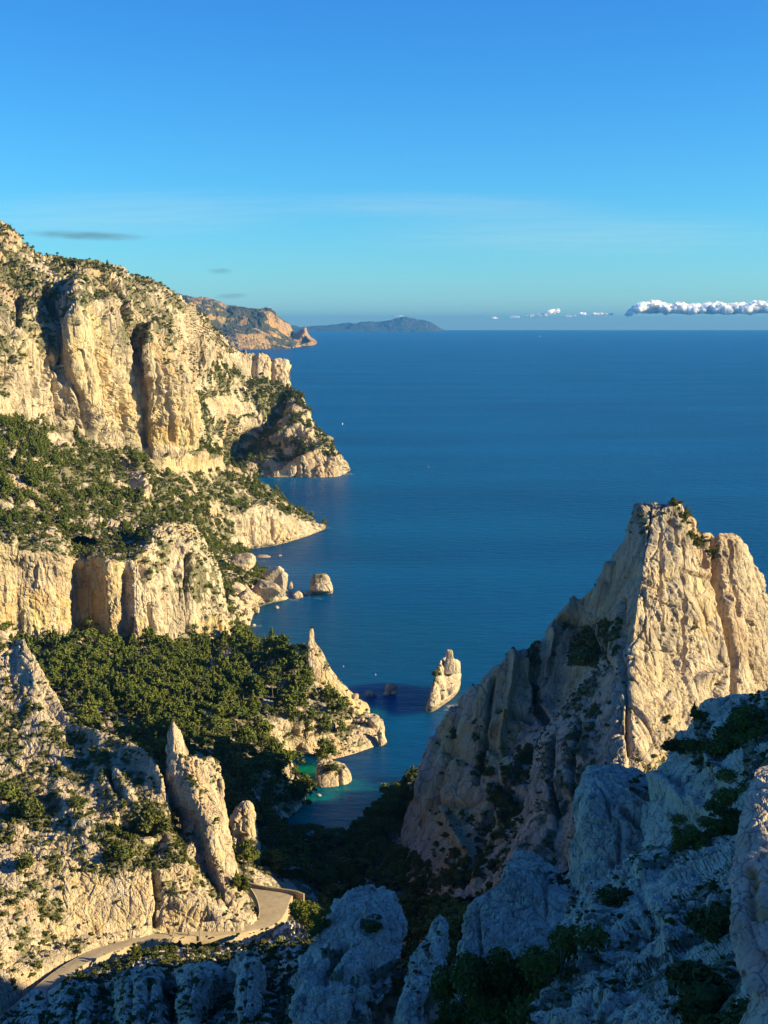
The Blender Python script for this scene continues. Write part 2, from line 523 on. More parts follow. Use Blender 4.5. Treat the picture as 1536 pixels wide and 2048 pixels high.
# ------------------------------------------------------------------ sea
def sea_material():
    m, nt, b = node_mat('sea_water')
    p = pos_scaled(nt, (1, 1, 1))
    ps = pos_scaled(nt, (0.35, 1.0, 1))
    # large patches of wind-ruffled and calmer water, and pale shallows in the coves, one also brightened against shade
    big = noise(nt, pos_scaled(nt, (0.0011, 0.0034, 1)), 1.0, 6, 0.6)
    deep = mixc(nt, ramp(nt, big, [(0.35, 0.0), (0.65, 1.0)]), (0.0001, 0.056, 0.175), (0.0005, 0.094, 0.255))
    g = nt.nodes.new('ShaderNodeNewGeometry')
    col = deep
    for (cx, cy, r, tint, k) in SHALLOWS_AND_LIFT:
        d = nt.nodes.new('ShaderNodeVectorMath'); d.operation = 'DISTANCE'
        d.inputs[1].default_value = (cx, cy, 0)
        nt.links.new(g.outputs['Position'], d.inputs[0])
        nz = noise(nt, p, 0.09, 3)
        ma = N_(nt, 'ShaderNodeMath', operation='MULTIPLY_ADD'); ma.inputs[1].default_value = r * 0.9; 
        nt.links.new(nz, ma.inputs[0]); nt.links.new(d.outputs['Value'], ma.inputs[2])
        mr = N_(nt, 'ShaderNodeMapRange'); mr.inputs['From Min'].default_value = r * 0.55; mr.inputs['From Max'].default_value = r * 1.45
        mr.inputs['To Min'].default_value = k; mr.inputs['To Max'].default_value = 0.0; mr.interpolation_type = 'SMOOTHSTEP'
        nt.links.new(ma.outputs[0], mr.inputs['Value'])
        col = mixc(nt, mr.outputs['Result'], col, tint)
    for (cx, cy, r, k) in FOAM:
        d = nt.nodes.new('ShaderNodeVectorMath'); d.operation = 'DISTANCE'
        d.inputs[1].default_value = (cx, cy, 0)
        nt.links.new(g.outputs['Position'], d.inputs[0])
        mr = N_(nt, 'ShaderNodeMapRange'); mr.inputs['From Min'].default_value = r * 0.3; mr.inputs['From Max'].default_value = r
        mr.inputs['To Min'].default_value = k; mr.inputs['To Max'].default_value = 0.0
        nt.links.new(d.outputs['Value'], mr.inputs['Value'])
        fz = noise(nt, pos_scaled(nt, (0.25, 0.5, 1)), 1.0, 6, 0.75)
        ad = N_(nt, 'ShaderNodeMath', operation='ADD'); nt.links.new(mr.outputs['Result'], ad.inputs[0]); nt.links.new(fz, ad.inputs[1])
        col = mixc(nt, ramp(nt, ad.outputs[0], [(0.86, 0.0), (1.0, 0.85)]), col, (0.62, 0.66, 0.66))
    nt.links.new(col, b.inputs['Base Color'])
    b.inputs['Roughness'].default_value = 0.28
    # light that enters the water comes back up spread over many metres
    b.subsurface_method = 'BURLEY'
    b.inputs['Subsurface Weight'].default_value = 1.0
    b.inputs['Subsurface Radius'].default_value = (0.25, 0.8, 1.0)
    b.inputs['Subsurface Scale'].default_value = 30.0
    b.inputs['IOR'].default_value = 1.25
    b.inputs['Specular IOR Level'].default_value = 0.05
    w1 = noise(nt, pos_scaled(nt, (0.045, 0.11, 1)), 1.0, 5, 0.62)
    w2 = noise(nt, ps, 0.42, 5, 0.65)
    ad = N_(nt, 'ShaderNodeMath', operation='MULTIPLY_ADD'); ad.inputs[1].default_value = 2.6
    nt.links.new(w1, ad.inputs[0]); nt.links.new(w2, ad.inputs[2])
    bp = nt.nodes.new('ShaderNodeBump')
    bp.inputs['Strength'].default_value = 1.0
    bp.inputs['Distance'].default_value = 2.2
    nt.links.new(ad.outputs[0], bp.inputs['Height'])
    nt.links.new(bp.outputs[0], b.inputs['Normal'])
    return m

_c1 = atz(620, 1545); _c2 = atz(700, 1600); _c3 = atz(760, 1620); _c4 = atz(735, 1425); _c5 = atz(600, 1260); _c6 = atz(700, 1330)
SHALLOWS_AND_LIFT = [(_c3[0] - 8, _c3[1] - 20, 75, (0.0, 0.30, 0.26), 0.92), (_c4[0], _c4[1], 14, (0.006, 0.12, 0.16), 0.6),  # first entry brightens the shaded cove water in its colour, beyond its shallow tint
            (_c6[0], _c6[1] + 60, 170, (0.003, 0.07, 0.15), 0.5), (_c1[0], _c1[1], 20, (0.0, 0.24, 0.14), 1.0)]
FOAM = [(*atz(x, y)[:2], r, k) for x, y, r, k in ((912, 1413, 12, 0.42), (888, 1420, 6, 0.34), (733, 1414, 6, 0.33), (640, 1196, 14, 0.33), (585, 1200, 12, 0.36), (510, 1252, 12, 0.36), (600, 1080, 30, 0.30), (650, 1056, 16, 0.36), (640, 957, 40, 0.32), (695, 948, 26, 0.38), (560, 957, 40, 0.28), (525, 1122, 10, 0.34))]
ys = np.concatenate([np.linspace(-1000, 2500, 36), np.geomspace(2800, 50000, 14)])
xs = np.linspace(-1, 1, 21)
SX, SY = np.meshgrid(xs * 29000, ys)
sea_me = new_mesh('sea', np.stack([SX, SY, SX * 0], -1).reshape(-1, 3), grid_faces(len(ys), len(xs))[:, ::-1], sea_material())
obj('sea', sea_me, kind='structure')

# ------------------------------------------------------------------ far shores
M_CAPE = rock_material('ochre_cape_rock', 9.0, light=(0.42, 0.27, 0.145), mid=(0.31, 0.19, 0.095), grey=(0.20, 0.14, 0.09), ochre=(0.50, 0.27, 0.06), soil=(0.07, 0.075, 0.04))
M_FARHILL = rock_material('far_hill_scrub', 30.0, light=(0.10, 0.11, 0.08), mid=(0.07, 0.08, 0.055), grey=(0.06, 0.065, 0.05))

patch('far_mountain', [
    [(560, 653, 41000), (574, 652, 41000), (608, 652.5, 41000), (651, 650, 41000), (690, 648, 41000), (726, 643.5, 41000), (751, 644, 41000), (772, 642, 41000), (805, 634.5, 41000), (826, 639, 41000), (851, 641.5, 41000), (866, 648, 41000), (876, 655, 41000), (886, 661, 41000)],
    [(560, 657, 40300), (574, 657, 40300), (608, 657, 40300), (651, 656, 40200), (690, 655, 40200), (726, 652, 40200), (751, 653, 40200), (772, 651, 40200), (805, 648, 40200), (826, 650, 40200), (851, 652, 40200), (866, 655, 40300), (876, 659, 40400), (887, 662, 40500)],
    [(560, 663.4, 39500), (574, 663.4, 39500), (608, 663.4, 39500), (651, 663.4, 39500), (690, 663.4, 39500), (726, 663.4, 39500), (751, 663.4, 39500), (772, 663.4, 39500), (805, 663.4, 39500), (826, 663.4, 39500), (851, 663.4, 39500), (866, 663.4, 39500), (876, 663.4, 39700), (888, 663.4, 39900)]],
    back=((1500, -420),), S=900, A=0.10, zs=1.0, seed=3, mat=M_FARHILL, scatter=False)

patch('ochre_cape', [
    [(350, 588, 13300), (372, 592, 13300), (393, 595, 13300), (414, 596, 13300), (429, 602, 13300), (446, 611, 13400), (470, 613, 13300), (493, 617, 13300), (520, 619, 13200), (540, 617, 13200), (552, 632, 13100), (570, 647, 13200), (584, 662, 13400)],
    [(350, 605, 12800), (372, 610, 12750), (393, 618, 12700), (414, 621, 12700), (429, 623, 12750), (457, 627, 12800), (475, 629, 12800), (495, 630, 12800), (515, 631, 12800), (537, 632, 12800), (553, 640, 12900), (572, 655, 13000), (588, 668, 13200)],
    [(350, 640, 12550), (372, 645, 12550), (393, 648, 12550), (414, 649, 12550), (429, 650, 12600), (457, 651, 12650), (475, 652, 12650), (495, 653, 12650), (518, 654, 12650), (540, 656, 12700), (558, 662, 12800), (578, 671, 12900), (592, 677, 13000)],
    [(350, 672, 12000), (372, 675, 12000), (393, 675, 12000), (414, 676, 12000), (429, 677, 12000), (457, 675, 12000), (475, 673, 12000), (495, 673, 12100), (518, 675, 12200), (540, 679, 12300), (562, 682, 12400), (585, 685, 12500), (600, 688, 12600)],
    [(350, 703, 's'), (380, 703, 's'), (400, 702, 's'), (420, 702, 's'), (440, 701, 's'), (460, 700.5, 's'), (480, 700, 's'), (500, 699.5, 's'), (525, 699, 's'), (550, 698, 's'), (575, 697, 's'), (590, 696, 's'), (604, 693, 's')]],
    back=((900, -430),), S=200, A=0.17, zs=0.35, strata=60, seed=5, mat=M_CAPE, scatter=False,
    veg=(0.9, 0.45, 0.75, (([(440, 606), (548, 614), (556, 632), (500, 628), (450, 624)], 1.0), ([(418, 652), (560, 656), (590, 684), (540, 682), (480, 668), (420, 675)], 0.9), ([(425, 672), (530, 668), (545, 702), (425, 702)], 0.0))),
    ochre=(([(420, 676), (470, 666), (530, 672), (545, 702), (420, 702)], 0.95), ([(350, 600), (600, 620), (600, 700), (350, 700)], 0.5)))
patch('beak_headland', [
    [(586, 666, 13150), (597, 667, 13200), (603, 661, 13200), (611, 655.5, 13250), (615.5, 668, 13350), (624, 678, 13600), (632, 685, 14500)],
    [(586, 680, 12900), (597, 679, 12950), (603, 676, 12950), (610, 672, 13000), (616, 678, 13100), (624, 683, 13400), (633, 685.1, 14450)],
    [(586, 697, 's'), (597, 693, 's'), (604, 691, 's'), (611, 690, 's'), (617, 689, 's'), (624.5, 687, 's'), (634, 685.3, 's')]],
    back=((400, -380),), S=160, A=0.14, zs=0.4, seed=6, mat=M_CAPE, scatter=False)

# ------------------------------------------------------------------ headland beyond the big cliff
patch('distant_headland', [
    [(375, 610, 1750), (410, 640, 1850), (440, 672, 1950), (466, 702, 2020), (500, 706, 2060), (530, 708, 2075), (560, 712, 2085), (574, 722, 2090), (580, 732, 2100)],
    [(375, 690, 1720), (410, 705, 1800), (440, 722, 1900), (466, 732, 1980), (500, 745, 2030), (530, 755, 2045), (555, 762, 2050), (573, 768, 2055), (581, 774, 2070)],
    [(375, 740, 1700), (410, 745, 1780), (440, 752, 1860), (470, 760, 1940), (505, 768, 2000), (540, 775, 2025), (572, 781, 2025), (596, 787, 2020), (607, 800, 2030)],
    [(380, 790, 1690), (415, 795, 1780), (445, 800, 1860), (480, 805, 1940), (520, 800, 1980), (555, 800, 1990), (590, 815, 1975), (612, 826, 1975), (626, 842, 1990)],
    [(395, 840, 1700), (430, 845, 1800), (460, 850, 1885), (495, 850, 1935), (530, 845, 1945), (565, 850, 1940), (605, 856, 1930), (632, 864, 1935), (650, 880, 1955)],
    [(395, 890, 1700), (430, 895, 1820), (465, 895, 1900), (500, 895, 1930), (540, 895, 1925), (580, 900, 1900), (625, 900, 1890), (660, 900, 1895), (682, 908, 1915)],
    [(395, 930, 1700), (430, 935, 1780), (470, 935, 1850), (505, 935, 1875), (545, 932, 1880), (590, 930, 1878), (635, 925, 1878), (672, 922, 1882), (696, 926, 1905)],
    [(395, 958, 's'), (430, 957, 's'), (470, 956, 's'), (510, 955, 's'), (550, 955, 's'), (595, 955, 's'), (645, 956, 's'), (680, 953, 's'), (699, 942, 's')]],
    back=((60, -110), (150, -190)), S=30, A=0.34, zs=0.5, strata=12, seed=11, mat=M_ROCK_FAR, res=1.7,
    carve=(([(560, 800), (530, 850), (470, 915)], 16, 22), ([(480, 770), (420, 800)], 12, 8), ([(590, 900), (560, 925), (520, 945)], 10, 10),
           ([(545, 712), (548, 765)], 4, 6), ([(510, 708), (512, 750)], 4, 6), ([(610, 830), (570, 868), (520, 880)], 8, -9), ([(650, 890), (600, 925)], 8, -8)),
    veg=(0.8, 0.25, 0.62, (([(375, 690), (400, 700), (455, 740), (540, 772), (600, 785), (560, 800), (500, 830), (470, 860), (395, 860)], 1.8), ([(400, 850), (520, 870), (560, 920), (590, 940), (520, 950), (420, 950)], 1.95),
                           ([(410, 800), (470, 790), (520, 815), (480, 835), (420, 838)], 0.0), ([(600, 800), (640, 830), (660, 880), (600, 870)], 1.5), ([(560, 850), (640, 870), (660, 905), (590, 890)], 1.4), ([(600, 915), (700, 900), (700, 956), (520, 958), (520, 940)], 0.12), ([(455, 700), (585, 705), (585, 772), (470, 745)], 0.0))))

def left_nearer(rows):
    return [[(c[0], c[1], c[2] - max(0, 6 - j) * (10 if k > 1 else 6)) for j, c in enumerate(r)] for k, r in enumerate(rows)]
# ------------------------------------------------------------------ big cliff, upper left
patch('great_cliff', left_nearer([
    [(-70, 432, 1290), (-20, 440, 1290), (4, 452, 1285), (30, 470, 1275), (60, 492, 1270), (95, 513, 1265), (130, 517, 1265), (165, 517, 1275), (200, 522, 1290), (240, 530, 1310), (275, 548, 1340), (320, 571, 1390), (360, 592, 1450), (395, 622, 1560), (440, 672, 1800), (470, 703, 2000)],
    [(-70, 500, 1200), (-20, 505, 1200), (4, 510, 1200), (30, 525, 1195), (60, 540, 1190), (95, 548, 1190), (130, 552, 1195), (165, 555, 1200), (200, 565, 1215), (240, 580, 1235), (275, 590, 1260), (320, 605, 1300), (352, 622, 1340), (375, 648, 1430), (398, 680, 1640), (425, 706, 1860)],
    [(-70, 580, 1130), (-20, 585, 1130), (4, 590, 1130), (30, 595, 1128), (60, 600, 1125), (95, 600, 1130), (130, 590, 1120), (165, 585, 1120), (200, 610, 1150), (240, 630, 1180), (275, 640, 1210), (320, 650, 1230), (352, 660, 1260), (374, 690, 1300), (384, 700, 1480), (392, 712, 1700)],
    [(-70, 640, 1090), (-20, 645, 1090), (4, 650, 1090), (30, 660, 1085), (60, 665, 1085), (95, 665, 1095), (125, 650, 1085), (165, 650, 1085), (200, 665, 1110), (240, 690, 1145), (275, 695, 1180), (310, 690, 1180), (345, 705, 1200), (370, 722, 1225), (384, 740, 1290), (390, 752, 1560)],
    [(-70, 710, 1055), (-20, 715, 1060), (4, 720, 1060), (30, 725, 1060), (60, 735, 1068), (95, 740, 1080), (128, 735, 1078), (165, 740, 1085), (200, 750, 1110), (240, 765, 1140), (278, 770, 1175), (310, 765, 1172), (345, 772, 1190), (372, 782, 1210), (392, 800, 1260), (397, 810, 1520)],
    [(-70, 765, 1035), (-20, 772, 1040), (4, 778, 1045), (30, 788, 1052), (60, 800, 1062), (95, 815, 1078), (130, 830, 1085), (165, 845, 1100), (200, 850, 1122), (240, 850, 1150), (280, 855, 1178), (310, 850, 1180), (345, 855, 1195), (375, 860, 1215), (399, 862, 1250), (404, 868, 1500)],
    [(-70, 790, 1020), (-20, 800, 1030), (4, 806, 1035), (30, 818, 1045), (60, 832, 1056), (95, 850, 1074), (130, 870, 1088), (165, 895, 1100), (200, 905, 1118), (240, 905, 1150), (280, 905, 1178), (310, 905, 1182), (345, 905, 1200), (375, 908, 1222), (398, 912, 1260), (405, 915, 1400)]]),
    back=((80, -20), (300, -160)), foot=(4, -40), S=24, A=0.42, zs=0.42, strata=11, seed=21, mat=M_ROCK_FAR, res=1.7,
    carve=(([(278, 650), (281, 720), (288, 800), (291, 895)], 4, 7), ([(264, 610), (274, 660), (279, 720)], 7, 3), ([(88, 570), (105, 620), (118, 680), (125, 745)], 8, 9),
           ([(40, 590), (36, 650)], 4, 8), ([(185, 620), (225, 700), (240, 790), (262, 880)], 5, 8), ([(130, 740), (160, 800), (175, 870)], 5, 6),
           ([(160, 575), (150, 640), (150, 700), (170, 790), (210, 850)], 24, -8), ([(195, 690), (215, 780), (225, 860)], 4, 5), ([(110, 760), (120, 830)], 4, 5), ([(60, 700), (75, 790)], 4, 5), ([(240, 700), (250, 800), (262, 890)], 4, 5), ([(325, 720), (335, 880)], 3, 4), ([(355, 800), (358, 890)], 3, 4), ([(345, 760), (350, 890)], 28, -9), ([(300, 660), (302, 750)], 10, -8),
           ([(310, 705), (314, 790)], 3, 5), ([(372, 790), (382, 890)], 4, 7), ([(90, 770), (100, 720), (130, 765)], 6, 8), ([(225, 560), (250, 600), (245, 640)], 5, 9),
           ([(205, 610), (215, 655)], 18, -10), ([(255, 610), (262, 650)], 10, -7), ([(0, 760), (20, 745)], 10, 8)),
    veg=(0.6, 0.22, 0.55, (([(-70, 440), (30, 470), (60, 500), (50, 560), (110, 610), (40, 640), (20, 700), (-70, 720)], 1.62), ([(60, 560), (130, 560), (128, 620), (90, 640)], 1.6), ([(260, 640), (278, 640), (284, 720), (270, 720)], 1.7), ([(215, 640), (262, 655), (268, 690), (232, 684)], 1.75), ([(70, 690), (130, 700), (138, 742), (95, 730)], 1.6), ([(100, 505), (250, 525), (400, 620), (470, 700), (430, 690), (330, 600), (230, 550), (110, 530)], 0.8),
                           ([(205, 635), (260, 650), (270, 700), (230, 690)], 0.6), ([(75, 670), (140, 690), (130, 745), (80, 720)], 0.6), ([(300, 800), (400, 800), (400, 890), (300, 890)], 0.0))),
    ochre=(([(125, 600), (190, 610), (230, 700), (285, 800), (405, 780), (405, 900), (270, 895), (180, 800), (130, 720)], 0.4), ([(290, 690), (345, 690), (360, 780), (290, 780)], 0.4), ([(290, 850), (400, 850), (400, 895), (280, 895)], 0.75), ([(40, 630), (110, 640), (120, 720), (50, 760)], 0.4), ([(100, 510), (240, 530), (230, 580), (120, 560)], 0.45)))

# ------------------------------------------------------------------ wooded slope below it, with the sea cliff at its end
patch('wooded_slope', [
    [(-70, 770, 1080), (0, 782, 1090), (60, 805, 1105), (100, 825, 1120), (150, 852, 1140), (200, 876, 1160), (250, 888, 1190), (300, 890, 1225), (350, 890, 1260), (400, 886, 1310), (450, 920, 1345), (490, 945, 1365), (530, 970, 1375), (570, 1000, 1385), (605, 1024, 1388), (632, 1044, 1392), (654, 1052, 1397)],
    [(-70, 850, 960), (0, 860, 970), (60, 880, 990), (100, 900, 1010), (150, 912, 1045), (200, 925, 1080), (250, 930, 1115), (300, 937, 1150), (350, 943, 1190), (400, 950, 1235), (450, 972, 1280), (490, 990, 1305), (530, 1003, 1325), (570, 1024, 1345), (605, 1040, 1362), (632, 1050, 1376), (653, 1054, 1390)],
    [(-70, 930, 890), (0, 940, 900), (60, 955, 915), (100, 970, 930), (150, 978, 960), (200, 987, 990), (250, 993, 1025), (300, 1000, 1060), (350, 1005, 1105), (400, 1012, 1155), (440, 1030, 1225), (480, 1026, 1262), (515, 1014, 1285), (550, 1022, 1300), (590, 1044, 1330), (622, 1055, 1358), (650, 1056, 1382)],
    [(-70, 1000, 830), (0, 1010, 840), (60, 1022, 850), (100, 1032, 860), (150, 1040, 875), (200, 1046, 895), (250, 1053, 915), (300, 1060, 940), (350, 1062, 985), (400, 1070, 1060), (440, 1078, 1180), (478, 1086, 1235), (513, 1086, 1262), (550, 1080, 1272), (587, 1068, 1300), (618, 1064, 1340), (650, 1058, 1378)],
    [(-70, 1055, 790), (0, 1060, 795), (60, 1064, 800), (100, 1070, 805), (150, 1075, 815), (200, 1080, 828), (250, 1083, 845), (300, 1085, 870), (350, 1088, 915), (400, 1098, 1010), (440, 1098, 1140), (478, 1103, 's'), (513, 1098, 's'), (550, 1092, 's'), (587, 1082, 's'), (618, 1072, 's'), (653, 1058, 's')]],
    back=((60, -30), (140, -100)), S=22, A=0.26, zs=0.55, seed=31, mat=M_ROCK_FAR, res=1.8,
    carve=(([(262, 935), (275, 960), (285, 1000)], 12, -10), ([(330, 918), (430, 922)], 10, -11), ([(130, 945), (200, 962), (240, 960)], 2, 2), ([(505, 1030), (506, 1090)], 4, 5), ([(545, 1030), (549, 1085)], 3, 4), ([(480, 1040), (482, 1095)], 3, 4)),
    veg=(1.0, 0.1, 0.4, (([(300, 905), (440, 918), (440, 950), (310, 940)], 0.0), ([(248, 930), (290, 945), (302, 1000), (270, 985)], 0.0), ([(470, 1028), (515, 1008), (560, 1030), (655, 1050), (655, 1062), (580, 1095), (470, 1105)], 0.05),
                         ([(120, 1030), (280, 1040), (270, 1066), (150, 1062)], 0.45), ([(75, 860), (150, 870), (150, 892), (100, 890)], 0.1))),
    ochre=(([(300, 905), (440, 918), (440, 955), (250, 945)], 0.5), ([(250, 940), (300, 990), (310, 1050), (280, 1045)], 0.6), ([(480, 1030), (600, 1050), (600, 1090), (480, 1100)], 0.15)))

patch('shore_slope', [
    [(360, 1070, 1060), (420, 1082, 1130), (470, 1094, 1215), (495, 1103, 's')],
    [(360, 1090, 1000), (420, 1105, 1060), (475, 1115, 1140), (507, 1124, 's')],
    [(360, 1120, 950), (420, 1135, 1000), (480, 1138, 1065), (530, 1145, 's')],
    [(360, 1150, 910), (420, 1160, 950), (490, 1160, 1010), (566, 1168, 's')],
    [(360, 1185, 880), (420, 1190, 915), (490, 1188, 965), (582, 1196, 's')],
    [(360, 1215, 860), (420, 1222, 885), (470, 1214, 925), (520, 1214, 's')],
    [(360, 1245, 840), (420, 1252, 855), (465, 1240, 885), (506, 1236, 's')],
    [(360, 1280, 815), (420, 1290, 820), (470, 1272, 845), (500, 1262, 's')],
    [(360, 1310, 790), (420, 1320, 790), (480, 1300, 800), (520, 1290, 's')]],
    S=11, A=0.3, zs=0.7, seed=37, mat=M_ROCK, veg=(0.85, 0.2, 0.6, (([(470, 1180), (600, 1150), (600, 1215), (520, 1260), (465, 1230)], 0.08),)),
    ochre=(([(440, 1170), (500, 1160), (500, 1270), (450, 1280)], 0.2),))

# ------------------------------------------------------------------ cliff with the brown recess
patch('recessed_cliff', [
    [(-70, 1040, 800), (0, 1042, 800), (35, 1040, 800), (70, 1042, 800), (105, 1055, 800), (136, 1075, 805), (148, 1085, 830), (172, 1085, 840), (200, 1080, 835), (216, 1080, 830), (240, 1080, 830), (256, 1078, 830), (275, 1070, 832), (310, 1050, 840), (350, 1046, 850), (390, 1056, 860), (420, 1105, 870), (440, 1150, 880), (452, 1200, 890), (466, 1245, 900)],
    [(-70, 1076, 711), (0, 1078, 723), (32, 1078, 728), (42, 1092, 729), (100, 1090, 739), (135, 1110, 747), (146, 1112, 773), (172, 1108, 778), (200, 1106, 773), (216, 1114, 768), (238, 1118, 770), (249, 1118, 773), (273, 1108, 778), (310, 1080, 800), (350, 1078, 815), (386, 1085, 822), (414, 1120, 830), (434, 1160, 840), (448, 1205, 848), (462, 1248, 860)],
    [(-70, 1140, 708), (0, 1140, 720), (32, 1140, 728), (42, 1140, 729), (100, 1150, 736), (137, 1160, 748), (146, 1160, 773), (170, 1160, 778), (196, 1160, 773), (212, 1160, 760), (235, 1160, 763), (247, 1162, 773), (272, 1160, 770), (310, 1155, 780), (350, 1150, 798), (380, 1155, 802), (406, 1170, 812), (430, 1190, 822), (448, 1220, 832), (464, 1254, 850)],
    [(-70, 1210, 708), (0, 1210, 720), (32, 1210, 728), (44, 1210, 729), (100, 1210, 736), (136, 1212, 747), (145, 1212, 773), (172, 1210, 778), (198, 1210, 773), (216, 1215, 764), (238, 1225, 766), (249, 1228, 773), (272, 1228, 768), (310, 1230, 775), (350, 1230, 790), (380, 1232, 795), (402, 1238, 805), (430, 1238, 812), (450, 1245, 822), (466, 1262, 840)],
    [(-70, 1275, 708), (0, 1272, 720), (32, 1268, 728), (46, 1262, 729), (100, 1256, 736), (134, 1256, 747), (146, 1256, 773), (172, 1258, 778), (200, 1266, 773), (218, 1280, 765), (238, 1290, 768), (250, 1294, 773), (272, 1298, 768), (310, 1300, 772), (350, 1302, 785), (380, 1302, 790), (402, 1300, 798), (430, 1296, 805), (452, 1290, 812), (470, 1290, 830)]],
    back=((25, -2),), foot=(2, -15), S=9, A=0.36, zs=0.45, strata=7, seed=41, mat=M_ROCK,
    carve=(([(375, 1110), (372, 1170), (382, 1225), (380, 1262)], 5, 5), ([(285, 1120), (290, 1150)], 5, 6), ([(300, 1210), (310, 1290)], 4, 3.5), ([(262, 1240), (250, 1290)], 5, 4),
           ([(330, 1200), (345, 1290)], 5, 3), ([(425, 1150), (430, 1250)], 4, 3)),
    veg=(0.9, 0.25, 0.6, (([(275, 1085), (380, 1075), (430, 1110), (440, 1200), (420, 1250), (380, 1190), (290, 1170)], 1.5), ([(130, 1080), (200, 1070), (205, 1106), (140, 1112)], 1.0), ([(40, 1100), (135, 1120), (135, 1250), (0, 1260), (0, 1090)], 0.0), ([(140, 1120), (270, 1125), (270, 1290), (140, 1250)], 0.0), ([(300, 1048), (392, 1052), (388, 1074), (300, 1076)], 0.15))),
    ochre=(([(45, 1170), (140, 1195), (140, 1260), (40, 1260)], 0.65), ([(-70, 1080), (38, 1080), (38, 1262), (-70, 1270)], 0.4), ([(205, 1115), (245, 1120), (245, 1290), (205, 1270)], 0.65), ([(146, 1115), (205, 1115), (205, 1260), (146, 1260)], 0.9), ([(300, 1045), (392, 1050), (388, 1080), (300, 1075)], 0.6), ([(385, 1240), (470, 1230), (470, 1295), (385, 1295)], 0.75), ([(205, 1230), (290, 1240), (280, 1290), (205, 1290)], 0.5)))

# ------------------------------------------------------------------ pine plateau and its promontory
patch('pine_plateau', [
    [(-70, 1255, 790), (0, 1252, 790), (60, 1252, 790), (150, 1250, 815), (250, 1275, 820), (350, 1285, 815), (430, 1280, 825), (475, 1277, 815), (505, 1288, 785), (545, 1302, 745), (590, 1312, 718), (625, 1330, 708), (660, 1365, 712), (700, 1393, 728), (726, 1404, 's')],
    [(-70, 1320, 690), (0, 1320, 690), (60, 1320, 690), (150, 1320, 690), (250, 1340, 690), (350, 1348, 690), (430, 1350, 698), (475, 1354, 692), (505, 1360, 686), (545, 1366, 682), (590, 1382, 676), (628, 1394, 678), (665, 1402, 684), (705, 1412, 694), (742, 1424, 's')],
    [(-70, 1400, 600), (0, 1400, 600), (60, 1400, 600), (150, 1400, 605), (250, 1420, 605), (350, 1430, 610), (430, 1435, 616), (475, 1440, 620), (510, 1440, 625), (548, 1440, 632), (590, 1440, 640), (628, 1440, 645), (668, 1436, 655), (700, 1440, 668), (724, 1446, 's')],
    [(-70, 1480, 530), (0, 1480, 530), (60, 1480, 530), (150, 1480, 535), (250, 1490, 540), (350, 1490, 550), (430, 1494, 562), (475, 1490, 580), (505, 1484, 598), (530, 1478, 618), (556, 1474, 634), (590, 1472, 640), (622, 1470, 643), (660, 1470, 648), (690, 1472, 655)],
    [(-70, 1510, 505), (0, 1510, 505), (60, 1510, 505), (150, 1510, 510), (250, 1516, 520), (350, 1518, 530), (430, 1520, 542), (475, 1520, 552), (510, 1518, 565), (538, 1506, 592), (562, 1500, 622), (592, 1504, 640), (622, 1504, 640), (660, 1504, 's'), (690, 1505, 's')],
    [(-70, 1550, 475), (0, 1550, 475), (60, 1550, 477), (150, 1550, 480), (250, 1555, 492), (350, 1555, 504), (430, 1552, 518), (475, 1550, 530), (512, 1546, 543), (545, 1530, 566), (566, 1514, 600), (592, 1514, 's'), (622, 1514, 's'), (655, 1514, 's'), (685, 1515, 's')],
    [(-70, 1600, 445), (0, 1600, 445), (60, 1600, 445), (150, 1600, 450), (250, 1600, 462), (350, 1600, 475), (430, 1600, 488), (475, 1600, 500), (512, 1594, 515), (545, 1580, 538), (572, 1556, 572), (590, 1534, 's'), (600, 1540, 's'), (610, 1545, 's'), (620, 1550, 's')],
    [(-70, 1650, 420), (0, 1650, 420), (60, 1650, 422), (150, 1650, 425), (250, 1650, 438), (350, 1650, 448), (430, 1645, 462), (475, 1640, 478), (510, 1630, 500), (545, 1612, 522), (575, 1592, 548), (598, 1572, 568), (606, 1570, 's'), (612, 1574, 's'), (618, 1580, 's')],
    [(-70, 1700, 400), (0, 1700, 400), (60, 1700, 400), (150, 1700, 402), (250, 1700, 410), (350, 1700, 420), (430, 1695, 435), (475, 1690, 450), (510, 1672, 475), (545, 1655, 500), (575, 1636, 520), (602, 1615, 542), (614, 1608, 's'), (618, 1612, 's'), (622, 1616, 's')]],
    back=((40, -35),), S=10, A=0.24, zs=0.7, seed=51, mat=M_ROCK,
    veg=(1.0, 0.05, 0.35, (([(562, 1484), (660, 1470), (700, 1520), (640, 1530), (628, 1570), (590, 1560), (570, 1525)], 0.0), ([(425, 1290), (470, 1300), (425, 1370), (405, 1365)], 0.3), ([(495, 1480), (530, 1500), (530, 1540), (495, 1530)], 0.45), ([(660, 1350), (745, 1400), (745, 1430), (690, 1420)], 0.1))),
    ochre=(([(640, 1340), (750, 1390), (740, 1430), (660, 1420)], 0.7), ([(440, 1280), (480, 1280), (480, 1330), (430, 1330)], 0.5), ([(545, 1480), (600, 1480), (600, 1520), (545, 1520)], 0.3)))

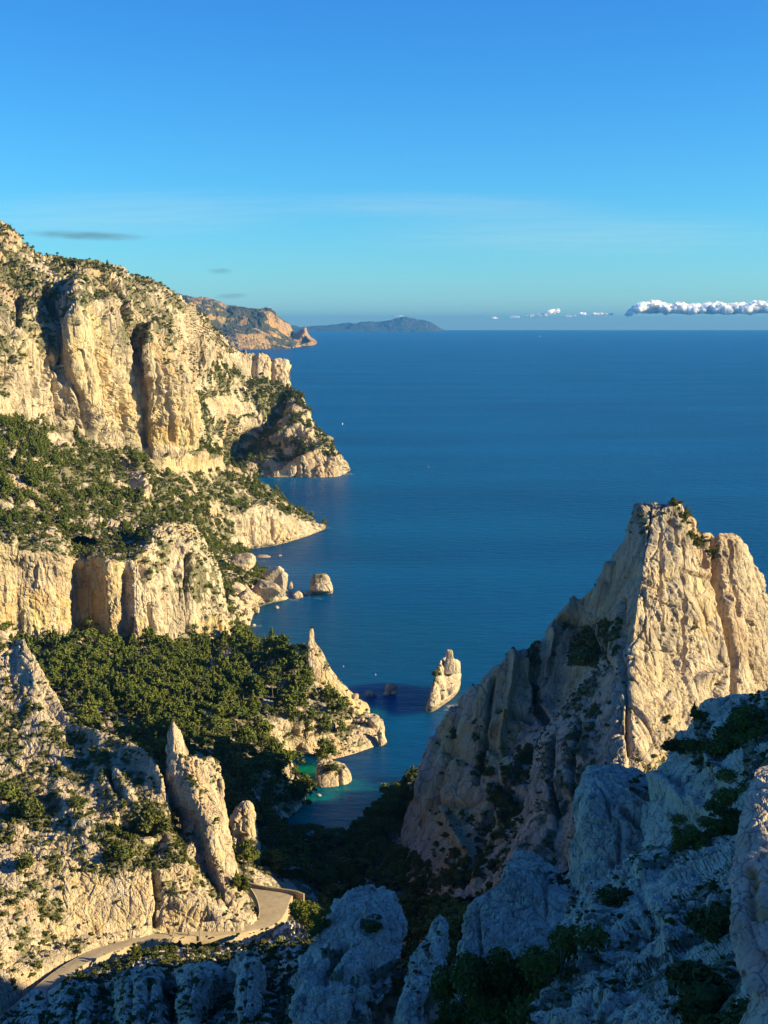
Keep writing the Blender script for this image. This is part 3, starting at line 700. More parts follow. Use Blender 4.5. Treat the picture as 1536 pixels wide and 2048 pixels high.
# ------------------------------------------------------------------ left near slope above the road
patch('near_slope', [
    [(-80, 1212, 416), (-30, 1238, 414), (5, 1264, 412), (25, 1284, 410), (45, 1277, 408), (60, 1300, 405), (92, 1355, 398), (115, 1395, 394), (130, 1426, 390), (150, 1447, 388), (190, 1457, 384), (215, 1468, 382), (250, 1482, 380), (290, 1502, 374), (316, 1535, 368), (330, 1580, 366), (345, 1640, 366), (380, 1690, 366), (420, 1740, 365)],
    [(-80, 1330, 398), (-30, 1340, 398), (5, 1350, 397), (25, 1365, 396), (48, 1370, 394), (70, 1390, 391), (98, 1430, 388), (120, 1455, 386), (140, 1475, 384), (165, 1490, 381), (200, 1500, 377), (228, 1512, 375), (262, 1530, 372), (295, 1555, 367), (320, 1590, 363), (335, 1625, 361), (355, 1670, 360), (390, 1715, 359), (430, 1765, 358)],
    [(-80, 1480, 376), (-30, 1490, 376), (5, 1495, 376), (30, 1505, 375), (60, 1515, 374), (88, 1530, 372), (115, 1545, 370), (140, 1560, 368), (165, 1575, 366), (195, 1585, 364), (225, 1595, 361), (250, 1610, 359), (280, 1632, 357), (305, 1655, 355), (330, 1680, 353), (352, 1700, 352), (375, 1730, 351), (408, 1765, 351), (445, 1800, 350)],
    [(-80, 1640, 350), (-30, 1645, 350), (5, 1650, 350), (35, 1655, 350), (65, 1660, 350), (95, 1665, 350), (125, 1672, 349), (150, 1680, 348), (178, 1690, 347), (210, 1700, 347), (240, 1710, 346), (268, 1722, 346), (295, 1735, 346), (322, 1748, 346), (348, 1760, 346), (372, 1775, 346), (400, 1795, 346), (430, 1810, 347), (465, 1825, 347)],
    [(-80, 1800, 324), (-30, 1800, 325), (5, 1800, 326), (40, 1800, 328), (75, 1798, 330), (105, 1796, 332), (135, 1794, 334), (165, 1793, 336), (195, 1793, 337), (225, 1793, 338), (255, 1794, 339), (282, 1796, 340), (308, 1800, 341), (335, 1804, 342), (360, 1808, 342), (385, 1815, 343), (415, 1826, 344), (450, 1836, 344), (485, 1842, 345)],
    [(-80, 1930, 300), (-30, 1925, 303), (5, 1915, 307), (40, 1905, 312), (75, 1895, 317), (105, 1885, 321), (135, 1878, 325), (165, 1870, 328), (195, 1865, 331), (225, 1860, 333), (255, 1856, 335), (282, 1852, 337), (308, 1850, 339), (335, 1849, 340), (360, 1849, 341), (385, 1850, 342), (415, 1851, 343), (450, 1850, 344), (488, 1849, 345)],
    [(-80, 2075, 275), (-30, 2025, 287), (5, 1998, 294), (40, 1976, 300), (75, 1955, 306), (105, 1936, 312), (135, 1922, 317), (165, 1908, 321), (195, 1897, 325), (225, 1888, 328), (255, 1880, 331), (282, 1873, 333), (308, 1868, 336), (335, 1864, 338), (360, 1862, 339), (385, 1861, 340), (415, 1861, 341), (450, 1858, 342), (490, 1853, 344)]],
    back=((14, -14), (60, -70)), foot=(-6, -30), S=4.2, A=0.27, zs=0.55, seed=61, mat=M_ROCK_NEAR, res=1.6,
    carve=(([(213, 1530), (228, 1570), (245, 1590)], 6, 2.6), ([(230, 1545), (262, 1600), (275, 1620)], 10, -1.2), ([(310, 1745), (318, 1800), (312, 1850)], 6, 2.6),
           ([(120, 1600), (140, 1620)], 16, -2.5), ([(160, 1650), (210, 1660)], 22, -2.5), ([(250, 1650), (330, 1660), (300, 1700)], 18, 3.0), ([(385, 1800), (440, 1830)], 14, -1.5)),
    veg=(0.42, 0.1, 0.7, (([(215, 1640), (290, 1600), (400, 1650), (400, 1740), (300, 1740), (200, 1760)], 0.95), ([(0, 1360), (60, 1380), (90, 1450), (60, 1530), (0, 1520)], 0.65), ([(40, 1440), (170, 1470), (250, 1530), (150, 1560), (40, 1540)], 0.6),
                          ([(0, 1560), (80, 1560), (80, 1680), (0, 1680)], 0.8), ([(130, 1740), (320, 1770), (320, 1860), (130, 1880)], 0.12), ([(320, 1790), (470, 1800), (500, 1860), (330, 1860)], 0.2), ([(0, 1900), (160, 1880), (60, 1960), (0, 1990)], 0.35), ([(40, 1270), (150, 1440), (60, 1400), (10, 1300)], 0.15))),
    ochre=(([(110, 1640), (215, 1660), (215, 1860), (100, 1880)], 0.35), ([(250, 1750), (400, 1740), (420, 1860), (230, 1860)], 0.35)))

# the fin with the pointed top, in front of the pines
patch('pinnacle_fin', [
    [(336, 1492, 371), (340, 1477, 370), (345, 1464, 369), (350, 1468, 369), (356, 1479, 370), (362, 1491, 371), (368, 1499, 374), (371, 1503, 378)],
    [(333, 1505, 371), (337, 1500, 369), (346, 1498, 368), (354, 1502, 368), (360, 1507, 369), (365, 1513, 371), (369, 1518, 374), (373, 1522, 378)],
    [(332, 1535, 371), (336, 1530, 368), (347, 1527, 367), (362, 1526, 367), (385, 1523, 368), (405, 1518, 370), (424, 1517, 373), (434, 1524, 379)],
    [(331, 1565, 371), (335, 1560, 368), (348, 1553, 366), (370, 1549, 366), (395, 1546, 367), (420, 1546, 369), (438, 1552, 372), (444, 1560, 379)],
    [(331, 1598, 371), (337, 1594, 368), (350, 1585, 366), (378, 1574, 364), (402, 1575, 364), (428, 1585, 366), (444, 1595, 369), (449, 1605, 376)],
    [(334, 1618, 371), (345, 1612, 368), (362, 1606, 366), (392, 1602, 362), (414, 1610, 362), (436, 1622, 364), (450, 1632, 367), (456, 1640, 375)],
    [(358, 1640, 370), (370, 1634, 367), (385, 1634, 364), (407, 1640, 360), (428, 1650, 360), (448, 1660, 362), (459, 1668, 365), (465, 1676, 373)],
    [(374, 1706, 355), (386, 1700, 357), (404, 1696, 361), (420, 1700, 357), (438, 1706, 357), (455, 1712, 359), (466, 1718, 362), (471, 1724, 370)],
    [(380, 1758, 351), (394, 1756, 353), (414, 1754, 357), (432, 1756, 353), (450, 1760, 353), (466, 1764, 355), (478, 1768, 358), (484, 1774, 366)],
    [(388, 1808, 347), (406, 1807, 348.5), (430, 1806, 353), (450, 1807, 349.5), (468, 1808, 349.5), (484, 1808, 351), (498, 1808, 354), (505, 1812, 362)],
    [(402, 1852, 343.5), (422, 1854, 344.5), (446, 1854, 349), (468, 1856, 346), (484, 1856, 346), (500, 1854, 347), (514, 1848, 350), (520, 1846, 358)],
    [(404, 1872, 341), (424, 1872, 342), (448, 1870, 346), (468, 1870, 344), (484, 1868, 344), (500, 1864, 345), (516, 1858, 348), (523, 1856, 356)]],
    back=((5, -1.5), (11, -60)), S=4.5, A=0.36, zs=0.5, seed=71, mat=M_ROCK_NEAR, res=1.4,
    carve=(([(445, 1640), (400, 1655)], 2, 0.5), ([(460, 1690), (455, 1760)], 4, 1.2), ([(425, 1745), (440, 1780)], 6, 1.5)),
    veg=(0.35, 0.3, 0.7, (([(370, 1520), (430, 1520), (440, 1580), (380, 1580)], 0.6), ([(430, 1600), (445, 1600), (470, 1850), (430, 1850)], 0.15))),
    ochre=(([(400, 1700), (440, 1700), (450, 1800), (410, 1800)], 0.4),))
stack('rock_finger', [(1556, 438, 446, 371, 0.9), (1566, 436, 448, 371, 1.0), (1580, 436, 449, 370.5, 1.1), (1592, 434, 447, 370, 1.1), (1612, 432, 446, 369.5, 1.1)], S=2.5, A=0.2, seed=75, mat=M_ROCK_NEAR, res=1.2,
      label='small upright white rock finger on the right shoulder of the pointed fin', cat='rock')

stack('pink_crag', [(1606, 484, 498, 440, 3), (1614, 474, 505, 439, 3.5), (1630, 463, 511, 438, 4), (1650, 459, 514, 437, 4.5), (1690, 462, 520, 435, 5), (1730, 468, 524, 433, 5), (1770, 470, 530, 430, 5)],
      S=4.5, A=0.36, seed=77, mat=M_ROCK_NEAR, power=3.0, label='pinkish cracked crag in shade behind the pointed fin', cat='rock', ochre=(([(450, 1600), (530, 1600), (530, 1780), (450, 1780)], 0.25),),
      carve=(([(474, 1640), (500, 1625)], 2, 0.7), ([(484, 1610), (486, 1660)], 2, 0.7), ([(478, 1680), (485, 1760)], 10, 2.5)))

# ------------------------------------------------------------------ ravine between the two walls
patch('ravine', [
    [(430, 1640, 485), (480, 1650, 480), (540, 1660, 490), (590, 1672, 510), (640, 1676, 's'), (700, 1668, 's'), (724, 1652, 's'), (745, 1625, 's'), (775, 1598, 's'), (805, 1574, 's'), (835, 1558, 's')],
    [(430, 1660, 455), (480, 1672, 455), (540, 1690, 468), (590, 1700, 490), (640, 1702, 508), (700, 1690, 520), (735, 1664, 535), (765, 1630, 552), (795, 1600, 570), (822, 1576, 582), (850, 1560, 592)],
    [(430, 1700, 425), (480, 1715, 425), (540, 1735, 432), (590, 1745, 452), (640, 1748, 472), (700, 1740, 484), (750, 1715, 495), (785, 1680, 512), (815, 1645, 530), (845, 1610, 552), (880, 1580, 572)],
    [(440, 1750, 398), (490, 1765, 396), (545, 1782, 400), (590, 1798, 412), (640, 1800, 436), (700, 1800, 446), (760, 1795, 448), (800, 1775, 456), (840, 1740, 470), (880, 1700, 488), (920, 1660, 505)],
    [(470, 1800, 376), (518, 1815, 376), (560, 1840, 368), (592, 1850, 376), (640, 1860, 398), (700, 1865, 408), (760, 1865, 410), (820, 1860, 410), (880, 1830, 415), (940, 1800, 425), (1000, 1780, 435)],
    [(500, 1870, 352), (545, 1875, 352), (580, 1890, 348), (610, 1920, 335), (650, 1940, 345), (710, 1950, 350), (770, 1950, 352), (850, 1930, 355), (930, 1900, 360), (1010, 1870, 370), (1080, 1850, 380)]],
    S=9, A=0.22, zs=0.7, seed=81, mat=M_ROCK, foot=(-12, -35), veg=(1.0, 0.1, 0.4, (([(500, 1740), (590, 1770), (610, 1800), (560, 1800), (500, 1780)], 0.35), ([(590, 1660), (690, 1660), (690, 1690), (600, 1690)], 0.45))), res=2.2)

# ------------------------------------------------------------------ right-hand cliff with the sunlit face
def pull(rows):
    out = []
    for k, r in enumerate(rows):
        a = (0.075, 0.075, 0.07, 0.055, 0.02, 0.0)[k]
        out.append([(c[0], c[1], c[2] * (1 - a * min(1, max(0, (10 - j) / 5)))) for j, c in enumerate(r)])
    return out
patch('right_cliff', pull([
    [(845, 1552, 577), (858, 1510, 572), (872, 1468, 567), (888, 1434, 562), (930, 1389, 555), (975, 1345, 548), (1020, 1306, 541), (1058, 1288, 534), (1086, 1276, 528), (1100, 1246, 523), (1132, 1210, 517), (1178, 1182, 511), (1215, 1132, 505), (1238, 1098, 500), (1260, 1055, 496), (1274, 1012, 492), (1300, 1003, 488), (1332, 1006, 487), (1352, 1003, 489), (1376, 1026, 493), (1402, 1060, 498), (1440, 1062, 502), (1478, 1068, 506), (1496, 1092, 512), (1504, 1128, 518), (1522, 1150, 524), (1534, 1200, 532), (1575, 1290, 545), (1640, 1360, 560)],
    [(828, 1590, 560), (838, 1555, 556), (852, 1520, 552), (870, 1490, 548), (910, 1460, 541), (955, 1430, 534), (1000, 1405, 527), (1040, 1380, 521), (1072, 1360, 517), (1090, 1330, 514), (1125, 1300, 508), (1165, 1275, 502), (1195, 1235, 495), (1216, 1200, 489), (1240, 1160, 482), (1262, 1120, 476), (1288, 1085, 472), (1318, 1085, 472), (1352, 1085, 477), (1382, 1100, 482), (1412, 1125, 487), (1448, 1130, 491), (1482, 1140, 496), (1503, 1160, 502), (1514, 1190, 509), (1530, 1210, 516), (1545, 1250, 524), (1590, 1320, 538), (1650, 1380, 553)],
    [(812, 1630, 545), (822, 1600, 542), (836, 1570, 538), (855, 1545, 534), (895, 1525, 527), (940, 1505, 520), (985, 1480, 513), (1026, 1460, 507), (1060, 1440, 502), (1082, 1415, 500), (1115, 1385, 493), (1150, 1360, 486), (1178, 1325, 479), (1200, 1295, 472), (1228, 1260, 465), (1252, 1225, 460), (1275, 1190, 458), (1312, 1190, 460), (1352, 1195, 465), (1386, 1205, 470), (1418, 1215, 475), (1452, 1220, 480), (1488, 1225, 485), (1508, 1240, 492), (1525, 1255, 499), (1540, 1270, 506), (1560, 1300, 514), (1605, 1360, 530), (1660, 1410, 545)],
    [(800, 1670, 528), (810, 1645, 524), (824, 1622, 520), (842, 1600, 515), (880, 1590, 505), (925, 1580, 497), (970, 1560, 490), (1012, 1540, 484), (1048, 1520, 478), (1075, 1490, 476), (1105, 1460, 470), (1136, 1440, 463), (1163, 1410, 457), (1188, 1385, 451), (1220, 1350, 446), (1248, 1320, 444), (1270, 1300, 446), (1310, 1300, 450), (1352, 1305, 455), (1388, 1310, 460), (1422, 1315, 465), (1456, 1318, 470), (1492, 1325, 476), (1516, 1330, 483), (1538, 1340, 490), (1556, 1350, 498), (1580, 1370, 506), (1620, 1410, 522), (1670, 1450, 538)],
    [(790, 1715, 505), (800, 1700, 500), (812, 1690, 493), (830, 1680, 484), (866, 1678, 470), (910, 1670, 460), (955, 1655, 452), (1000, 1640, 446), (1038, 1620, 441), (1068, 1600, 438), (1095, 1575, 434), (1124, 1550, 430), (1152, 1525, 427), (1182, 1495, 425), (1216, 1460, 424), (1248, 1430, 425), (1275, 1405, 430), (1312, 1395, 437), (1352, 1395, 443), (1390, 1398, 448), (1426, 1400, 453), (1460, 1402, 458), (1496, 1408, 464), (1522, 1412, 471), (1546, 1420, 478), (1568, 1430, 486), (1596, 1445, 495), (1635, 1480, 512), (1680, 1510, 530)],
    [(780, 1765, 470), (795, 1770, 460), (812, 1775, 450), (830, 1782, 438), (862, 1790, 425), (905, 1795, 412), (950, 1795, 404), (995, 1790, 398), (1035, 1780, 394), (1066, 1770, 392), (1094, 1755, 390), (1122, 1740, 390), (1152, 1720, 390), (1184, 1690, 392), (1220, 1650, 396), (1250, 1600, 402), (1282, 1550, 410), (1316, 1510, 420), (1355, 1500, 428), (1394, 1500, 434), (1430, 1500, 440), (1466, 1500, 446), (1502, 1500, 452), (1528, 1500, 459), (1555, 1505, 466), (1580, 1515, 474), (1610, 1530, 484), (1650, 1560, 500), (1690, 1580, 520)]]),
    back=((22, -30), (50, -140)), S=12, A=0.28, zs=0.3, strata=9, fine=0.9, seed=91, mat=M_ROCK, res=1.9,
    carve=(([(1086, 1275), (1074, 1330), (1076, 1400), (1086, 1440)], 6, 9), ([(1150, 1200), (1120, 1330), (1095, 1420)], 5, -4), ([(1105, 1260), (1090, 1380)], 5, -3), ([(1225, 1130), (1190, 1240)], 5, -3.5), ([(1240, 1110), (1215, 1180), (1205, 1240)], 4, 3), ([(985, 1350), (975, 1450), (950, 1560)], 5, 4.5), ([(1030, 1310), (1015, 1420), (1000, 1500)], 6, -4), ([(915, 1410), (890, 1520), (860, 1620)], 6, 4), ([(870, 1480), (840, 1600)], 5, -3), ([(1000, 1420), (1060, 1440)], 7, 3.5), ([(880, 1610), (940, 1600), (1000, 1570)], 7, 4), ([(990, 1560), (1030, 1600)], 10, 4), ([(1010, 1560), (960, 1660), (930, 1760)], 8, 5), ([(1050, 1520), (1000, 1640)], 6, -4), ([(1240, 1200), (1235, 1300), (1255, 1400), (1262, 1500)], 5, 5), ([(1325, 1065), (1327, 1140), (1325, 1200), (1330, 1260)], 2.2, 2.0), ([(1370, 1080), (1372, 1150), (1370, 1240), (1368, 1340)], 3, 2.6),
           ([(1430, 1050), (1433, 1090), (1436, 1160), (1452, 1240), (1478, 1320), (1476, 1400)], 5, 8), ([(1462, 1080), (1466, 1160), (1480, 1230)], 3, 3), ([(1500, 1180), (1505, 1280), (1520, 1360)], 4, 4), ([(1405, 1070), (1415, 1130)], 4, 3), ([(1345, 1040), (1352, 1090)], 4, 3), ([(1300, 1010), (1296, 1060), (1280, 1120)], 3, 2.5), ([(1380, 1140), (1425, 1155), (1432, 1170)], 3, 2.5), ([(1275, 1300), (1330, 1298), (1370, 1310)], 1.6, 1.2), ([(1300, 1190), (1365, 1222)], 1.5, 1.2), ([(1290, 1250), (1310, 1330)], 1.6, 1.0), ([(1405, 1340), (1432, 1350)], 4, 2),
           ([(1350, 1060), (1350, 1130)], 12, -2.5), ([(1345, 1180), (1345, 1200)], 14, -1.5), ([(1478, 1090), (1490, 1130)], 5, 3), ([(1400, 1360), (1450, 1345), (1440, 1390)], 10, -3.5), ([(1130, 1240), (1180, 1290), (1200, 1330)], 14, 4), ([(955, 1470), (1000, 1500), (1050, 1490)], 9, 3.5), ([(930, 1330), (985, 1400)], 3, 1), ([(900, 1500), (960, 1530)], 10, 2.5), ([(890, 1620), (930, 1700)], 8, -4), ([(1010, 1430), (960, 1480)], 9, -2.5)),
    veg=(0.13, 0.38, 0.75, (([(1130, 1240), (1180, 1250), (1240, 1235), (1230, 1310), (1180, 1335), (1140, 1330)], 1.95), ([(1000, 1530), (1060, 1490), (1065, 1560), (1000, 1570)], 1.95), ([(1050, 1290), (1078, 1300), (1080, 1420), (1064, 1400)], 1.7), ([(940, 1640), (1020, 1560), (1062, 1640), (1000, 1760), (930, 1800), (960, 1700)], 1.75), ([(860, 1700), (930, 1690), (950, 1800), (860, 1800)], 1.5), ([(955, 1500), (985, 1520), (980, 1560), (945, 1550)], 1.6), ([(1275, 1005), (1300, 1040), (1270, 1080), (1250, 1060)], 0.5), ([(1340, 1000), (1400, 1060), (1440, 1110), (1420, 1120), (1360, 1060)], 0.55),
                          ([(1240, 1120), (1330, 1080), (1420, 1160), (1520, 1230), (1540, 1400), (1260, 1420)], 0.06), ([(1060, 1420), (1180, 1360), (1280, 1450), (1280, 1540), (1080, 1560)], 0.12), ([(780, 1700), (860, 1720), (900, 1800), (780, 1800)], 0.7))),
    ochre=(([(1370, 1150), (1440, 1160), (1470, 1270), (1390, 1270)], 0.4), ([(870, 1480), (1000, 1330), (1080, 1290), (1060, 1430), (1010, 1540), (1000, 1780), (790, 1780), (800, 1700)], 0.7), ([(1090, 1260), (1240, 1110), (1230, 1240), (1100, 1440)], 0.4), ([(1260, 1120), (1340, 1080), (1360, 1400), (1260, 1380)], 0.15)))

# grey buttress below the arete, and the lower ribs
patch('grey_buttress', [
    [(1222, 1285, 476), (1235, 1268, 474), (1250, 1258, 472), (1262, 1260, 470), (1270, 1275, 468), (1276, 1300, 468), (1280, 1330, 470)],
    [(1165, 1370, 466), (1185, 1350, 462), (1210, 1340, 458), (1235, 1335, 454), (1262, 1345, 452), (1300, 1362, 452), (1345, 1378, 458)],
    [(1105, 1440, 456), (1130, 1425, 450), (1165, 1415, 445), (1200, 1410, 440), (1245, 1415, 436), (1300, 1430, 436), (1375, 1432, 446)],
    [(1068, 1490, 446), (1090, 1485, 438), (1130, 1480, 432), (1175, 1478, 427), (1230, 1480, 423), (1290, 1488, 423), (1360, 1490, 432)],
    [(1060, 1560, 434), (1080, 1558, 426), (1120, 1556, 420), (1165, 1556, 415), (1215, 1556, 412), (1280, 1560, 411), (1340, 1560, 420)],
    [(1050, 1625, 424), (1066, 1630, 415), (1100, 1640, 408), (1150, 1645, 402), (1200, 1640, 398), (1260, 1640, 398), (1320, 1640, 406)],
    [(1004, 1720, 410), (1022, 1724, 401), (1060, 1735, 394), (1110, 1740, 388), (1170, 1740, 384), (1230, 1740, 382), (1290, 1740, 390)],
    [(955, 1830, 390), (975, 1835, 381), (1015, 1840, 374), (1065, 1840, 368), (1130, 1840, 364), (1200, 1840, 362), (1270, 1840, 368)]],
    back=((10, -12), (30, -70)), S=8, A=0.28, zs=0.25, seed=95, mat=M_ROCK, res=1.5,
    carve=(([(1105, 1470), (1100, 1560), (1110, 1640)], 4, 3.5), ([(1160, 1440), (1140, 1530), (1145, 1600)], 5, 4), ([(1225, 1420), (1230, 1480), (1250, 1545)], 6, 4), ([(1130, 1600), (1110, 1690), (1120, 1740)], 14, 6), ([(1040, 1680), (1036, 1760)], 5, 4), ([(1262, 1400), (1285, 1480), (1300, 1550)], 4, 3)),
    veg=(0.5, 0.3, 0.7, (([(1110, 1560), (1150, 1570), (1150, 1680), (1090, 1680)], 0.9), ([(1225, 1430), (1260, 1450), (1255, 1500), (1230, 1480)], 0.5), ([(1240, 1530), (1300, 1520), (1300, 1560), (1240, 1560)], 0.8))),
    ochre=(([(1260, 1360), (1380, 1370), (1370, 1500), (1280, 1560)], 0.35), ([(960, 1640), (1050, 1640), (1040, 1840), (950, 1840)], 0.5), ([(1090, 1660), (1150, 1660), (1150, 1760), (1090, 1760)], 0.4)))
stack('pillar_rib', [(1645, 905, 925, 468, 4), (1660, 890, 938, 466, 5), (1700, 868, 940, 462, 6), (1740, 856, 932, 458, 6), (1790, 848, 925, 452, 6)], S=7, A=0.22, zs=0.35, seed=97, mat=M_ROCK,
      label='squat tan rock pillar at the shaded foot of the right cliff', cat='rock', ochre=(([(840, 1640), (950, 1640), (950, 1800), (840, 1800)], 0.35),))

# ------------------------------------------------------------------ rocks standing in or by the sea
stack('headland_rock', [(1436, 700, 742, 682, 5), (1446, 668, 758, 676, 9), (1460, 648, 768, 670, 12), (1478, 640, 771, 664, 14), (1500, 634, 772, 658, 15), (1512, 632, 772, 's', 15.5), (1525, 630, 774, 's', 15.5)],
      S=6, A=0.24, zs=0.5, seed=151, shear=1.0, res=1.2, veg=(0.25, 0.45, 0.85, (([(650, 1430), (720, 1440), (710, 1470), (650, 1480)], 0.9),)), ochre=(([(690, 1440), (775, 1450), (775, 1540), (640, 1545)], 0.2),),
      label='craggy tan headland with a scrub top beside the dark green cove', cat='rock')
stack('islet', [(1521, 640, 652, 612, 2), (1526, 634, 668, 611, 4), (1536, 631, 690, 610, 6.5), (1552, 630, 702, 608, 8), (1565, 631, 705, 607, 8.5), (1572, 633, 704, 's', 8.5), (1584, 634, 703, 's', 8.5)],
      S=4.5, A=0.24, zs=0.4, seed=153, shear=0.35, res=1.3, carve=(([(678, 1540), (684, 1585)], 4, 1.6),), veg=(0.3, 0.5, 0.9, (([(648, 1522), (684, 1522), (686, 1546), (655, 1548)], 0.95),)),
      label='small tan islet with a green shrub on top at the mouth of the cove', cat='rock')
stack('shore_pinnacle', [(1258, 620, 626, 704, 0.9), (1266, 618, 628, 704, 1.1), (1285, 616, 629, 703, 1.5), (1298, 614, 640, 702, 2.5), (1320, 614, 652, 701, 3.5), (1345, 616, 664, 700, 4.5), (1370, 622, 684, 700, 5.5), (1395, 625, 708, 700, 6.5), (1415, 625, 725, 700, 7)],
      S=3.5, A=0.2, zs=0.4, seed=155, shear=0.5, res=1.2, veg=(0.3, 0.4, 0.8, (([(638, 1300), (655, 1300), (665, 1345), (650, 1345)], 0.6),)), ochre=(([(650, 1340), (740, 1390), (720, 1420), (640, 1400)], 0.6),),
      label='slim pale rock needle rising above the pines on the shore', cat='rock')
def sea_stack_torpedo():
    kw = dict(S=4, A=0.22, zs=0.5, res=1.2)
    stack('torpedo_rock', [(1318, 880, 894, 757, 1.5), (1326, 874, 906, 757, 3), (1337, 868, 922, 756, 5), (1352, 862, 925, 752, 8), (1368, 857, 926, 746, 12), (1384, 853, 925, 738, 15), (1396, 847, 924, 's', 15), (1406, 847, 922, 's', 14)],
          seed=161, shear=2.4, carve=(([(893, 1345), (898, 1385)], 5, 1.5), ([(880, 1365), (884, 1400)], 4, 1.2)), ochre=(([(840, 1380), (930, 1390), (930, 1430), (840, 1430)], 0.2),),
          veg=(0.2, 0.5, 0.9, (([(868, 1318), (886, 1325), (884, 1345), (864, 1345)], 0.9), ([(858, 1345), (878, 1350), (872, 1372), (856, 1372)], 0.8))),
          label='long jagged pale sea stack standing in open water off the right cliff', cat='rock', **kw)
sea_stack_torpedo()
stack('stack_summit', [(1300, 893, 904, 754, 0.9), (1306, 891, 906, 754, 1.3), (1316, 891, 907, 754, 1.5), (1328, 888, 914, 753, 2.5), (1345, 884, 921, 751, 3.5)], S=2.5, A=0.16, seed=163, res=1.0, label='blunt knob at the top of the long pale sea stack', cat='rock')
stack('round_islet', [(1149, 630, 652, 1050, 4), (1154, 624, 658, 1049, 6), (1164, 621, 663, 1047, 8), (1178, 620, 666, 1045, 9), (1186, 620, 666, 's', 9), (1196, 620, 667, 's', 9)], S=6, A=0.22, seed=165, res=1.1, veg=(0.2, 0.5, 0.9, (([(622, 1146), (652, 1146), (656, 1158), (622, 1160)], 0.9),)),
      label='rounded islet with a shrubby cap alone in the bay', cat='rock')
stack('shore_flat_rock', [(1111, 515, 536, 1218, 3), (1115, 509, 544, 1217, 5), (1120, 507, 547, 's', 6), (1127, 507, 547, 's', 6)], S=5, A=0.2, seed=169, res=0.9, label='flat white rock lying off the cove below the sea cliff', cat='rock')

# ------------------------------------------------------------------ near rocks on the viewer's side, in the shade
patch('near_bench', [
    [(1386, 1440, 232), (1396, 1424, 230), (1412, 1412, 228), (1440, 1405, 225), (1490, 1400, 220), (1560, 1385, 212), (1640, 1370, 205)],
    [(1338, 1496, 222), (1362, 1494, 218), (1390, 1490, 214), (1430, 1480, 210), (1480, 1470, 205), (1550, 1450, 197), (1640, 1440, 190)],
    [(1300, 1560, 214), (1330, 1570, 206), (1370, 1585, 199), (1420, 1580, 192), (1470, 1560, 186), (1545, 1540, 176), (1640, 1530, 168)],
    [(1290, 1610, 208), (1320, 1625, 200), (1360, 1645, 192), (1410, 1655, 183), (1465, 1650, 172), (1540, 1620, 160), (1640, 1610, 150)],
    [(1280, 1700, 200), (1310, 1715, 192), (1350, 1725, 184), (1405, 1725, 172), (1460, 1720, 158), (1540, 1690, 145), (1640, 1680, 136)],
    [(1280, 1790, 190), (1310, 1800, 180), (1350, 1810, 168), (1405, 1810, 156), (1460, 1800, 144), (1540, 1780, 130), (1640, 1770, 122)]],
    back=((25, -10), (70, -70)), S=7, A=0.24, zs=0.5, strata=3.0, fine=0.8, seed=111, mat=M_ROCK_SHADE_LIFT,
    carve=(([(1350, 1560), (1400, 1640)], 8, 1.2), ([(1420, 1520), (1450, 1560)], 10, -1.5), ([(1310, 1560), (1400, 1620), (1440, 1640)], 14, -1.8)),
    veg=(0.06, 0.35, 0.75, (([(1390, 1440), (1430, 1440), (1440, 1560), (1390, 1550)], 0.9), ([(1460, 1400), (1640, 1370), (1640, 1600), (1500, 1620)], 0.95))),
    ochre=(([(1330, 1580), (1450, 1640), (1420, 1720), (1340, 1640)], 0.15),))

stack('tower_rock', [(1543, 1182, 1232, 226, 4), (1552, 1168, 1268, 225, 6), (1572, 1160, 1310, 223, 7.5), (1610, 1156, 1335, 220, 8.5), (1650, 1155, 1345, 217, 9), (1690, 1160, 1340, 214, 9.5), (1720, 1150, 1335, 211, 10), (1760, 1150, 1310, 208, 10), (1800, 1130, 1300, 204, 10.5), (1860, 1110, 1300, 200, 11)],
      S=4, A=0.34, zs=0.5, strata=1.8, seed=113, mat=M_ROCK_SHADE_LIFT, power=3.4, blocks=1.0,
      carve=(([(1190, 1560), (1205, 1580), (1215, 1600), (1222, 1640)], 3, 0.9), ([(1160, 1645), (1240, 1648)], 3, 0.7), ([(1250, 1620), (1275, 1640), (1310, 1665)], 7, 2.4), ([(1240, 1650), (1238, 1720)], 4, 1.3), ([(1213, 1752), (1215, 1760)], 5, 2.2), ([(1225, 1725), (1245, 1735)], 6, 1.8), ([(1180, 1610), (1175, 1700)], 24, -1.0)),
      veg=(0.0, 0.5, 0.9, (([(1255, 1550), (1320, 1560), (1330, 1620), (1270, 1600)], 0.5),)),
      label='rounded grey tower of rock standing in shade below the sunlit cliff', cat='rock')

stack('ledge_rock', [(1728, 1025, 1072, 182, 3.5), (1738, 1012, 1085, 181, 4.5), (1756, 1005, 1120, 180, 5.5), (1790, 985, 1160, 178, 6), (1830, 930, 1200, 175, 6.5), (1870, 915, 1215, 172, 7), (1930, 905, 1220, 168, 7), (2000, 890, 1220, 164, 7)],
      S=3.4, A=0.38, zs=0.55, strata=1.5, seed=117, mat=M_ROCK_SHADE_LIFT, power=2.8, carve=(([(1095, 1740), (1093, 1830)], 3, 0.8), ([(1150, 1790), (1180, 1815)], 6, 1.2), ([(955, 1820), (960, 1900)], 4, 1.0)),
      veg=(0.0, 0.5, 0.9, (([(1095, 1745), (1150, 1760), (1160, 1790), (1100, 1770)], 0.8),)),
      label='low grey rock ledge with a rounded head left of the tower rock', cat='rock')

